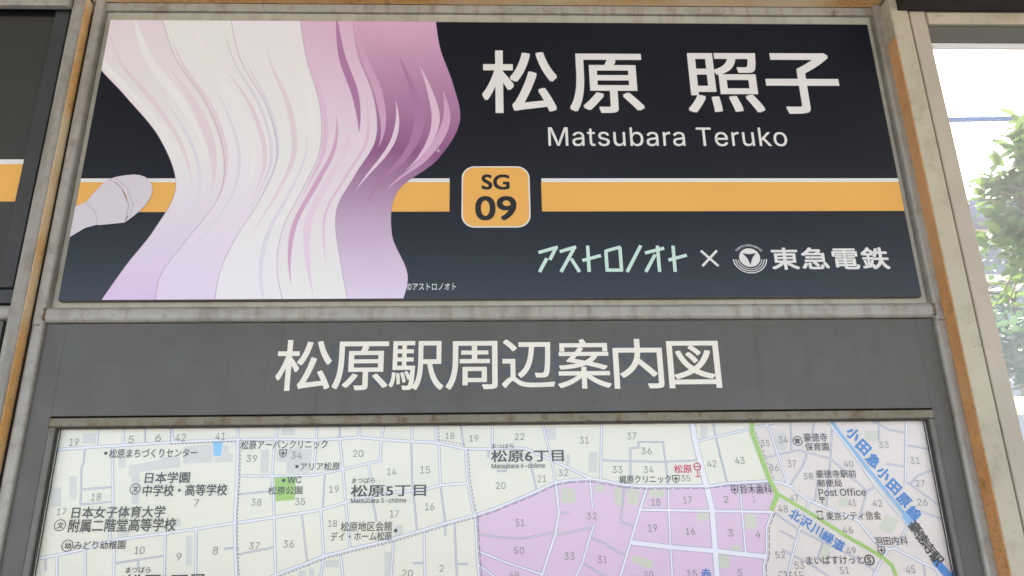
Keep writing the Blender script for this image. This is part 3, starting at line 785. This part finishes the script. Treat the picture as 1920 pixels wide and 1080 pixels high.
nums = [('19', 130, 822, 147, 836), ('5', 241, 817, 251, 831), ('6', 291, 814, 302, 828), ('42', 329, 813, 348, 828), ('41', 404, 811, 422, 825), ('39', 462, 853, 482, 866), ('34', 546, 847, 566, 860), ('20', 662, 844, 681, 857),
 ('38', 471, 935, 490, 948), ('35', 553, 934, 572, 947), ('19', 617, 911, 635, 924), ('37', 467, 1017, 487, 1030), ('36', 531, 1013, 551, 1027), ('18', 615, 975, 632, 988), ('8', 399, 1025, 409, 1040), ('9', 331, 1037, 340, 1051), ('10', 252, 1025, 271, 1039),
 ('18', 171, 925, 189, 939), ('17', 107, 953, 124, 966), ('7', 363, 936, 373, 950), ('18', 835, 811, 852, 823), ('19', 880, 816, 897, 828), ('22', 965, 812, 983, 825), ('14', 726, 878, 743, 891), ('15', 788, 874, 806, 888), ('20', 930, 904, 948, 917), ('16', 797, 943, 814, 957),
 ('17', 731, 957, 748, 970), ('51', 967, 973, 983, 987), ('50', 964, 1026, 983, 1039), ('2', 824, 1059, 832, 1072), ('20', 754, 1068, 774, 1082), ('49', 955, 1072, 973, 1085), ('31', 1087, 819, 1104, 832), ('37', 1176, 811, 1193, 824), ('36', 1202, 839, 1222, 852), ('32', 1047, 880, 1065, 893),
 ('33', 1148, 874, 1167, 887), ('34', 1207, 874, 1225, 887), ('21', 1008, 891, 1024, 904), ('18', 1221, 935, 1238, 948), ('32', 1100, 961, 1119, 974), ('33', 1058, 1036, 1077, 1050), ('31', 1121, 1042, 1138, 1056), ('19', 1215, 983, 1232, 997), ('20', 1207, 1071, 1225, 1084),
 ('42', 1326, 863, 1343, 876), ('43', 1378, 857, 1396, 870), ('35', 1426, 825, 1443, 837), ('34', 1460, 818, 1477, 831), ('36', 1443, 871, 1460, 883), ('37', 1477, 863, 1493, 876), ('38', 1506, 887, 1525, 899), ('35', 1277, 891, 1294, 902), ('17', 1281, 931, 1297, 944), ('2', 1357, 930, 1366, 943),
 ('1', 1412, 930, 1416, 942), ('47', 1481, 928, 1497, 940), ('48', 1459, 947, 1477, 961), ('16', 1286, 990, 1303, 1003), ('3', 1365, 992, 1375, 1006), ('4', 1417, 995, 1426, 1008), ('15', 1288, 1069, 1307, 1082), ('5', 1383, 1067, 1392, 1080), ('52', 1454, 1034, 1472, 1047), ('53', 1490, 1053, 1508, 1067),
 ('33', 1648, 828, 1666, 840), ('31', 1707, 857, 1724, 870), ('40', 1582, 864, 1600, 876), ('27', 1717, 900, 1734, 912), ('26', 1720, 935, 1739, 948), ('41', 1590, 936, 1605, 949), ('42', 1636, 937, 1654, 950), ('46', 1580, 987, 1599, 1000), ('49', 1587, 1026, 1605, 1039), ('51', 1575, 1063, 1592, 1076), ('45', 1698, 1061, 1716, 1075)]
for n_, a, b, c, d in nums: lettering(n_, (a, b, c, d), YT, M['m_grey'], mp_, 'block_number', offset=0)
labs = [('松原まちづくりセンター', 205, 841, 370, 858, 0), ('日本学園', 272, 885, 356, 906, 1), ('中学校・高等学校', 268, 908, 426, 930, 1), ('日本女子体育大学', 135, 949, 310, 971, 1), ('附属二階堂高等学校', 129, 972, 330, 997, 1), ('みどり幼稚園', 139, 1014, 235, 1030, 0),
 ('まつばら', 236, 1063, 282, 1074, 0), ('松原アーバンクリニック', 452, 825, 614, 842, 0), ('アリア松原', 563, 867, 637, 882, 0), ('WC', 539, 893, 565, 906, 0), ('松原公園', 503, 912, 567, 927, 0), ('まつばら', 660, 896, 703, 906, 0), ('松原5丁目', 658, 908, 799, 931, 1),
 ('Matsubara 5-chōme', 658, 934, 762, 943, 0), ('まつばら', 922, 832, 963, 841, 0), ('松原6丁目', 921, 843, 1057, 866, 1), ('Matsubara 6-chōme', 922, 869, 1022, 878, 0), ('松原地区会館', 639, 978, 735, 996, 0), ('デイ・ホーム松原', 620, 997, 735, 1014, 0),
 ('梶原クリニック', 1161, 891, 1258, 906, 0), ('鈴木歯科', 1387, 909, 1447, 926, 0), ('豪徳寺', 1507, 812, 1551, 828, 0), ('保育園', 1510, 830, 1554, 845, 0), ('豪徳寺駅前', 1530, 881, 1605, 896, 0), ('郵便局', 1532, 899, 1578, 913, 0), ('Post Office', 1535, 916, 1623, 930, 0),
 ('〒', 1536, 932, 1547, 944, 2), ('東京シティ信金', 1549, 959, 1652, 975, 0), ('羽田内科', 1640, 1006, 1702, 1022, 0), ('まいばすけっと', 1512, 1042, 1619, 1058, 0), ('ごうとくじ', 1459, 1070, 1506, 1081, 0)]
for s_, a, b, c, d, wt in labs: lettering(s_, (a, b, c, d), YT, M['m_ink'], mp_, offset=(.006, .016, .03)[wt])
lettering('松原3丁目', (234, 1076, 382, 1101), YT, M['m_ink'], mp_, offset=.014)
lettering('松原', (1264, 871, 1297, 887), YT, M['m_red'], mp_, offset=.012)
lettering('赤', (1314, 1066, 1334, 1086), YT, M['m_dblue'], mp_, offset=.02)
def rotchars(s_, p0, p1, size, ang, mat, off):
    n = len(s_)
    for i, ch in enumerate(s_):
        t = i/(n-1); x = p0[0]+(p1[0]-p0[0])*t; y = p0[1]+(p1[1]-p0[1])*t
        lettering(ch, (x-size/2, y-size/2, x+size/2, y+size/2), YT-.00006, mat, mp_, offset=off, rot=R(ang))
rotchars('小田急小田原線', (1600, 814), (1714, 962), 24, -50, M['m_dblue'], .034)
rotchars('豪徳寺駅', (1716, 989), (1756, 1047), 23, -55, M['m_ink'], .022)
rotchars('北沢川緑道', (1491, 966), (1573, 1021), 21, -32, M['m_dblue'], .022)
# dots, circled marks, clinic shields, station mark
def dot(x, y, r_, mat='m_ink', name='dot_mark'):
    bm = bmesh.new(); disc(bm, P2([(x, y)], Y_MAP)[0], r_*pxm, YT-.0001, 16); return me_obj(name, bm, M[mat], mp_)
for x, y in ((199, 850), (557, 875), (532, 901), (742, 995)): dot(x, y, 3.2)
def circled(ch, x, y, r_):
    bm = bmesh.new(); c = P2([(x, y)], Y_MAP)[0]; disc(bm, c, r_*pxm, YT-.0001, 28, r_in=(r_-1.4)*pxm)
    o = me_obj('circled_mark', bm, M['m_ink'], mp_)
    h = r_*.56; lettering(ch, (x-h, y-h, x+h, y+h), YT-.0001, M['m_ink'], o, offset=.02)
circled('文', 254, 917, 10); circled('文', 113, 985, 10.5); circled('幼', 127, 1023, 10.5); circled('育', 1495, 827, 9.5)
bm = bmesh.new(); c = P2([(1629.5, 1050)], Y_MAP)[0]; disc(bm, c, 9.8*pxm, YT-.0001, 28, r_in=7.4*pxm); o = me_obj('circled_mark', bm, M['m_ink'], mp_)
lettering('S', (1625.8, 1044, 1633.2, 1056), YT-.0002, M['m_ink'], o, offset=.02)
for x, y in ((531, 850), (1267, 898), (1377, 918), (1652, 1032)):
    sh = [(-7, -7), (7, -7), (7, 2), (4, 6), (0, 8.5), (-4, 6), (-7, 2)]
    bm = bmesh.new(); c = P2([(x, y)], Y_MAP)[0]; P = [(c[0]+a*pxm, c[1]-b*pxm) for a, b in sh]
    for i in range(len(P)):
        a, b = P[i-1], P[i]; ia = (c[0]+(a[0]-c[0])*.8, c[1]+(a[1]-c[1])*.8); ib = (c[0]+(b[0]-c[0])*.8, c[1]+(b[1]-c[1])*.8)
        face(bm, [a, b, ib, ia], YT-.0001)
    face(bm, [(c[0]-1.1*pxm, c[1]-4.5*pxm), (c[0]+1.1*pxm, c[1]-4.5*pxm), (c[0]+1.1*pxm, c[1]+4.2*pxm), (c[0]-1.1*pxm, c[1]+4.2*pxm)], YT-.0001)
    face(bm, [(c[0]-4.2*pxm, c[1]-1.1*pxm), (c[0]+4.2*pxm, c[1]-1.1*pxm), (c[0]+4.2*pxm, c[1]+1.1*pxm), (c[0]-4.2*pxm, c[1]+1.1*pxm)], YT-.00012)
    me_obj('clinic_shield', bm, M['m_ink'], mp_)
bm = bmesh.new(); c = P2([(1307, 875)], Y_MAP)[0]; disc(bm, c, 7.5*pxm, YT-.0001, 24, r_in=5.5*pxm)
face(bm, rectp(c[0]-7*pxm, c[0]+7*pxm, c[1]-1*pxm, c[1]+1*pxm), YT-.00012); face(bm, rectp(c[0]-1*pxm, c[0]+1*pxm, c[1]-18.5*pxm, c[1]-7*pxm), YT-.00012)
face(bm, rectp(c[0]-4.5*pxm, c[0]+4.5*pxm, c[1]-19.8*pxm, c[1]-18*pxm), YT-.00014); me_obj('bus_stop_mark', bm, M['m_red'], mp_)
bm = bmesh.new(); c = P2([(1537, 966)], Y_MAP)[0]
ol = [(-5, -8), (5, -8), (6.5, -6), (3.5, 0), (6.5, 6), (5, 8), (-5, 8), (-6.5, 6), (-3.5, 0), (-6.5, -6)]
for i in range(len(ol)):
    a, b = ol[i-1], ol[i]; f_ = lambda p, k: (c[0]+p[0]*k*pxm, c[1]+p[1]*k*pxm)
    face(bm, [f_(a, 1), f_(b, 1), f_(b, .74), f_(a, .74)], YT-.0001)
me_obj('bank_mark', bm, M['m_ink'], mp_)

# ------------------------------------------------------------------ the opening the sign stands in: posts and lintel with peeled reveals
rp0 = Xm([(1719, 270), (1840, 800)], Y_POST); rp1 = Xm([(1752, 270), (1881, 800)], Y_POST)
lp1 = Xm([(109, 270), (15, 700)], Y_POST+.012); lp0 = Xm([(82, 270), (0, 640)], Y_POST+.012)
lz = Zm([(500, 3), (1500, 6)], -.002)
wp = thing('cream_post', 'cream painted steel post with peeled orange edge, right of the signs', 'post', (rp0, 0, -2))
box('post_face', rp0+.0012, rp1, Y_POST, .07, -2, .62, M['cream'], wp, .0012, 2)
zpe = at(1675, 68, Y_POST).z
box('peeled_edge', rp0, rp0+.0010, Y_POST+.0013, .06, -2, zpe, M['rust_deep'], wp)
box('painted_edge', rp0, rp0+.0010, Y_POST+.0013, .06, zpe+.0008, .6, M['cream'], wp)
lw = thing('grey_post', 'weathered grey steel post with rusty orange edge, left of the black sign', 'post', (lp0, 0, -2))
me_obj('post_tube', box_bm(lp0, lp1-.0012, Y_POST+.012, .07, -2, .62, .006, 4), M['frame'], lw, True)
box('peeled_edge', lp1-.0011, lp1, Y_POST+.0165, .06, -2, .62, M['rust'], lw)
lt = thing('lintel', 'cream and rust stained steel lintel above the black sign', 'beam', (0, 0, lz))
box('lintel_face', lp1+.001, rp0-.001, Y_POST+.004, .07, lz+.0012, lz+.12, M['cream'], lt, .001, 2)
box('peeled_edge', lp1+.001, rp0-.001, Y_POST+.006, .065, lz, lz+.0011, M['rust'], lt)
box('shadow_gap', lp1+.0002, fx_lo+.004, .006, .06, -2, .60, M['gap'], lw)  # black fillers paint the shade of the gap beside each tube
box('shadow_gap', fx_ro-.004, rp0-.0002, -.001, .06, -2, .60, M['gap'], wp)
box('shadow_gap', lp1+.002, rp0-.002, .006, .06, rz_tt-.003, lz-.0003, M['gap'], lt)
# black sheet painted as the depth of shade behind the gaps
struct(box('gap_backing', -1.15, rp1, .062, .074, -2, .63, M['gap']))

# ------------------------------------------------------------------ neighbouring sign at the left edge
ng = thing('neighbour_sign_frame', 'grey steel frame with dark casing of the next board, cut off at left edge', 'frame', (lp0, 0, 0))
Yn = -.004
nsx1 = Xm([(119, 100), (80, 270), (26, 500)], Yn-.002); nsx0 = Xm([(88, 100), (42, 300), (3, 500)], Yn-.002)
nzt = Zm([(60, 26)], Yn); nzb = Zm([(10, 539)], Yn)
M['case_dark'] = weathered('dark_grey_casing', (.050, .053, .056, 1), (.035, .034, .03, 1), streak=False, rough=.5, bump=.1)
box('casing_edge', nsx0, nsx1, Yn-.002, .03, nzb, Zm([(115, 12)], Yn), M['case_dark'], ng, .0012, 2)
box('frame_rail', -1.7, lp0-.001, Y_TUBE-.004, .03, Zm([(10, 598)], Y_TUBE), Zm([(10, 572)], Y_TUBE), M['frame'], ng, .008, 4)
box('frame_rail', -1.7, lp0-.001, -.03, -.016, Zm([(50, 9)], -.03), Zm([(50, -30)], -.03), M['frame'], ng, .002, 2)
box('lower_strip', -1.7, nsx1, .0, .03, Zm([(10, 568)], 0), nzb-.002, M['case_dark'], ng, .001, 2)
box('lower_panel', -1.7, nsx1-.01, .006, .03, ZB, Zm([(8, 602)], .006), M['casing'], ng, .001, 2)
box('shadow_gap', -1.7, nsx1, .012, .05, nzt-.02, nzt+.12, M['gap'], ng)  # black filler painted as shade above the neighbouring board
ns = thing('neighbour_name_sign', 'dark station sign with orange stripe, cut off at left edge', 'sign', (-1.3, 0, nzb))
M['panel2'] = plain('black_sheet_with_reflection', (.040, .040, .037, 1), .45)  # black board made greyer so its colour carries the reflection
box('sign_board', -1.7, nsx0-.0005, .004, .010, nzb+.001, nzt, M['panel2'], ns, .0006, 2)
z0_, z1_, z2_ = at(20, 378, .004).z, at(20, 308, .004).z, at(20, 299, .004).z
flat('orange_stripe', [rectp(-1.69, nsx0-.002, z0_, z1_)], M['p_orange'], ns, .0036)
flat('white_stripe', [rectp(-1.69, nsx0-.002, z1_+.00003, z2_)], M['p_white'], ns, .0036)

# ------------------------------------------------------------------ window at the right
Yw = -.030
wj0 = Xm([(1755, 270), (1884, 800)], Yw); wj1 = Xm([(1791, 270), (1826, 420), (1902, 740)], Yw)
win = thing('window', 'tan framed window with dusty glass looking onto a garden, right edge', 'window', (wj0, 0, -1.3))
jw = box_bm(wj0, wj1, Yw, .06, -2, .60, .003, 3)
me_obj('window_jamb', jw, M['tan'], win)
wx1 = 2.3
zh = [Zm([(1850, y)], Yw) for y in (12, 26, 47, 79, 89)]
ztop = zh[0]+.05
box('head_board', wj1+.001, wx1, Yw+.004, .058, zh[1]+.001, ztop, M['tan'], win, .001, 2)
box('head_rail', wj1+.001, wx1, Yw-.004, Yw+.006, zh[2], zh[1], M['cream'], win, .002, 2)
Ys = Yw+.0065
s1, s2 = Zm([(1850, 79)], Ys), Zm([(1850, 89)], Ys+.003)
M['sash'] = plain('dark_sash_aluminium', (.13, .13, .12, 1), .4)
M['sash_white'] = plain('white_sash_bead', (.72, .72, .70, 1), .5)
box('sash_rail', wj1+.001, wx1, Ys, Ys+.012, s1, zh[1], M['sash'], win, .001, 2)
box('sash_bead', wj1+.001, wx1, Ys+.003, Ys+.012, s2, s1-.0003, M['sash_white'], win, .001, 2)
box('glass_pane', wj1+.0005, wx1, Ys+.013, Ys+.017, -1.2, s1+.01, M['window'], win)
box('window_sill', wj1+.001, wx1, Yw-.02, .08, -1.25, -1.2-.001, M['tan'], win, .003, 2)
struct(box('wall', wj0, 6, .064, .10, -2.0, -1.25, M['wallpaint']))
struct(box('wall', wx1, 6, .064, .10, -1.249, 1.02, M['wallpaint']))
struct(box('wall', rp1+.001, wx1, .064, .10, zh[0]+.03, 1.02, M['wallpaint']))
bmz = at(1800, 11, -.05).z
tag(box('roof_beam', rp1-.02, 6, -.16, -.035, bmz, bmz+.14, M['dark']), 'dark brown roof beam above the window, top right corner', 'beam')

# ------------------------------------------------------------------ outside: shrub, house, cables, fence, wall
def foliage_mat(name, c1, c2, trans=.35):
    k = NT(name, .5, .3)
    inf = k.n('ShaderNodeObjectInfo')
    k.base(k.mix(inf.outputs['Random'], c1, c2))
    k.b.inputs['Subsurface Weight'].default_value = 0
    tl = k.n('ShaderNodeBsdfTranslucent'); tl.inputs[0].default_value = tuple(x*1.4 for x in c2[:3])+(1,)
    mx = k.n('ShaderNodeMixShader'); mx.inputs[0].default_value = trans
    out = k.t.nodes['Material Output']
    k.l(k.b.outputs[0], mx.inputs[1]); k.l(tl.outputs[0], mx.inputs[2]); k.l(mx.outputs[0], out.inputs[0])
    return k.m
M['leaf'] = foliage_mat('leaf_green', (.03, .09, .05, 1), (.10, .17, .035, 1))
M['leaf2'] = foliage_mat('leaf_dark', (.035, .08, .04, 1), (.06, .11, .045, 1))
M['bark'] = plain('bark', (.14, .11, .08, 1), .9)
def leaf_mesh(L, W):
    bm = bmesh.new()
    ts = [0, .2, .45, .7, .88, 1]; ws = [.05, .62, 1, .8, .42, .02]
    c = [bm.verts.new((0, t*L, -.10*L*t*t)) for t in ts]
    l_ = [bm.verts.new((-w_*W/2, t*L, -.10*L*t*t+.12*w_*W)) for t, w_ in zip(ts, ws)]
    r_ = [bm.verts.new((w_*W/2, t*L, -.10*L*t*t+.12*w_*W)) for t, w_ in zip(ts, ws)]
    for i in range(5):
        bm.faces.new((c[i], c[i+1], l_[i+1], l_[i])); bm.faces.new((c[i], r_[i], r_[i+1], c[i+1]))
    me = bpy.data.meshes.new('leaf'); bm.to_mesh(me); bm.free()
    for p in me.polygons: p.use_smooth = True
    return me
LM = leaf_mesh(.085, .036); LM.materials.append(M['leaf'])
LM2 = leaf_mesh(.075, .034); LM2.materials.append(M['leaf2'])
Ysh = 1.9
base = at(1990, 900, Ysh); base.z = -2.35
sh = thing('shrub', 'broad leaved evergreen shrub outside the window glass', 'shrub', tuple(base))
bm = bmesh.new(); tips = []
rnd = random.Random(11)
top = at(1985, 420, Ysh)
tube(bm, [tuple(base), tuple(base.lerp(top, .5)+Vector((.03, 0, 0))), tuple(top)], [.035, .028, .018], 8)
targets = [(1912, 222), (1890, 262), (1858, 300), (1878, 320), (1905, 285), (1840, 352), (1868, 350), (1893, 345), (1910, 330), (1828, 368), (1885, 375), (1908, 390),
           (1880, 430), (1905, 420), (1895, 455), (1850, 452), (1872, 448), (1900, 480), (1885, 495), (1910, 505), (1930, 250), (1935, 320), (1940, 380), (1945, 450), (1940, 500), (1975, 300), (1980, 380), (2010, 260),
           (2020, 420), (2030, 340), (1865, 575), (1885, 580), (1900, 560), (1960, 540), (2000, 500), (1990, 200), (2050, 300), (1838, 330), (1900, 240)]
for _ in range(16): targets.append((rnd.uniform(1845, 1945), rnd.uniform(330, 500)))
for _ in range(8): targets.append((rnd.uniform(1885, 1945), rnd.uniform(230, 340)))
def place_leaf(mesh, p, rr, k):
    o = bpy.data.objects.new('leaf', mesh); COL.objects.link(o)
    o.parent = sh; o.matrix_parent_inverse = sh.matrix_world.inverted()
    o.location = p; o.rotation_euler = rr; o.scale = (k, k, k)
nl = 0; extra = bmesh.new()
for (tx, ty) in targets:
    tip = at(tx, ty, Ysh+rnd.uniform(-.22, .22))
    mid = top.lerp(tip, .5)+Vector((0, rnd.uniform(-.05, .05), .05))
    tube(bm, [tuple(top-Vector((0, 0, rnd.uniform(0, .25)))), tuple(mid), tuple(tip)], [.008, .005, .002], 6)
    inview = tx < 1950
    for k in range(9):
        t = 1-(k/9)*.35; p = mid.lerp(tip, max(0, (t-.5)*2)) if t > .5 else mid
        az = rnd.uniform(0, 6.283); rr = (R(rnd.uniform(-10, 50)), R(rnd.uniform(-25, 25)), az)
        sc = rnd.uniform(.8, 1.35)
        mesh = LM if rnd.random() < .6 else LM2
        if nl < 280 and inview: place_leaf(mesh, p, rr, sc); nl += 1
        else:
            from mathutils import Euler
            mt = Matrix.Translation(p) @ Euler(rr).to_matrix().to_4x4() @ Matrix.Scale(sc, 4)
            n0 = len(extra.verts); extra.from_mesh(mesh); extra.verts.ensure_lookup_table()
            for v in extra.verts[n0:]: v.co = mt @ v.co
me_obj('branches', bm, M['bark'], sh, True)
o = me_obj('foliage', extra, M['leaf'], sh, True); o['kind'] = 'stuff'

# house
Yh = 13.0
M['hroof'] = plain('slate_blue_roof', (.15, .16, .25, 1), .6)
M['hwall'] = plain('cream_render', (.55, .51, .42, 1), .8)
M['hroof2'] = plain('grey_roof', (.20, .23, .26, 1), .7)
hs = thing('house', 'cream house with slate blue gabled roof behind the shrub', 'house', tuple(at(1870, 560, Yh)))
def prism(name, pts, Y0, Y1, mat, parent):
    bm = bmesh.new(); P = P2(pts, Y0)
    a = [bm.verts.new((p[0], Y0, p[1])) for p in P]; b = [bm.verts.new((p[0], Y1, p[1])) for p in P]
    bm.faces.new(a); bm.faces.new(b[::-1])
    for i in range(len(a)): bm.faces.new((a[i-1], b[i-1], b[i], a[i]))
    bmesh.ops.recalc_face_normals(bm, faces=bm.faces)
    return me_obj(name, bm, mat, parent)
prism('house_wall', [(1780, 405), (2060, 405), (2060, 700), (1780, 700)], Yh, Yh+7, M['hwall'], hs)
prism('roof', [(1770, 398), (1822, 372), (1975, 372), (2070, 402), (2070, 412), (1770, 410)], Yh-.5, Yh+7.5, M['hroof'], hs)
prism('porch_roof', [(1800, 510), (1850, 456), (1868, 456), (1905, 508), (1905, 516), (1800, 518)], Yh-3, Yh-.6, M['hroof2'], hs)
prism('house_window', [(1908, 430), (1940, 430), (1940, 480), (1908, 480)], Yh-.04, Yh-.005, M['sash'], hs)
# low wall, fence and hedge in front of it
gw = thing('garden_wall', 'pale low garden wall with coping beyond the shrub', 'wall', tuple(at(1880, 560, 6.5)))
za, zb_, zc = at(1880, 518, 6.5).z, at(1880, 532, 6.5).z, -2.35
x0_ = at(1700, 520, 6.5).x
box('wall_body', x0_, x0_+9, 6.5, 6.7, zc, zb_-.003, M['hroof2'], gw)
box('coping', x0_-.02, x0_+9.02, 6.44, 6.76, zb_, za, M['hwall'], gw)
wf = thing('wire_fence', 'thin dark wire fence in front of the garden wall', 'fence', tuple(at(1880, 600, 4.2)))
for yy in (548, 577):
    z_ = at(1900, yy, 4.2).z; bm = bmesh.new(); tube(bm, [(1.2, 4.2, z_+.01), (5.5, 4.2, z_-.02)], .005, 6); me_obj('wire', bm, M['dark'], wf)
for xx in (1845, 1913, 1990):
    p = at(xx, 600, 4.2); box('fence_post', p.x-.012, p.x+.012, 4.21, 4.235, -2.35, at(xx, 545, 4.2).z, M['dark'], wf)
p1 = at(1900, 602, 3.4).z; p2 = at(1900, 612, 3.4).z
tag(box('handrail', .8, 5, 3.4, 3.46, p2, p1, M['sash_white'], bev=.006), 'white painted horizontal rail below the garden shrub', 'railing')
tag(box('kerb', .7, 5, 2.6, 2.8, at(1910, 765, 2.6).z, at(1910, 742, 2.6).z, M['hwall'], bev=.01), 'pale concrete ledge low behind the window glass', 'ledge')
def bush(name, cpx, n, spread, label, seed):
    rn = random.Random(seed); c = at(cpx[0], cpx[1], cpx[2])
    bm = bmesh.new(); tmp = leaf_mesh(.09, .045)
    from mathutils import Euler
    for i in range(n):
        d = Vector((rn.gauss(0, 1), rn.gauss(0, 1), rn.gauss(0, 1))); d = d/max(d.length, .001)*rn.random()**.4
        p = c+Vector((d.x*spread[0], d.y*spread[1], d.z*spread[2]))
        mt = Matrix.Translation(p) @ Euler((rn.uniform(-1, 1), rn.uniform(-1, 1), rn.uniform(0, 6.28))).to_matrix().to_4x4()
        n0 = len(bm.verts); bm.from_mesh(tmp); bm.verts.ensure_lookup_table()
        for v in bm.verts[n0:]: v.co = mt @ v.co
    r_ = thing(name, label, 'bush', (c.x, c.y, -2.35))
    o = me_obj('foliage', bm, M['leaf2'], r_, True); o['kind'] = 'stuff'
    bm = bmesh.new(); tube(bm, [(c.x, c.y, -2.35), (c.x, c.y, c.z)], [.03, .015], 6); me_obj('stem', bm, M['bark'], r_)
bush('bush', (1910, 660, 3.0), 900, (.75, .25, .24), 'dense dark green bush below the white rail', 3)
bush('bush', (1880, 570, 5.4), 500, (1.2, .3, .22), 'low green bush growing between fence and garden wall', 5)
bush('bush', (1960, 440, 9.0), 1200, (2.2, .8, .9), 'big bush at the corner of the cream house', 8)
# overhead cables
M['cable'] = plain('blue_grey_cable', (.03, .09, .26, 1), .5)
def cable(name, a, b, r_, label):
    bm = bmesh.new(); pts = []
    for i in range(21):
        t = i/20; p = a.lerp(b, t); p.z -= .10*4*t*(1-t); pts.append(tuple(p))
    tube(bm, pts, r_, 8); return tag(me_obj(name, bm, M['cable'], None, True), label, 'cable')
Yc = 9.0
A = at(1700, 224, Yc); B = at(2300, 190, Yc)
cable('overhead_cable', A, B, .043, 'thick blue grey overhead cable crossing the window sky')
cable('overhead_cable', A-Vector((0, 0, .075)), B-Vector((0, 0, .09)), .007, 'thin overhead wire just under the thick cable')
cable('overhead_cable', at(1700, 214, Yc), at(2300, 165, Yc), .005, 'thin overhead wire just above the thick cable')
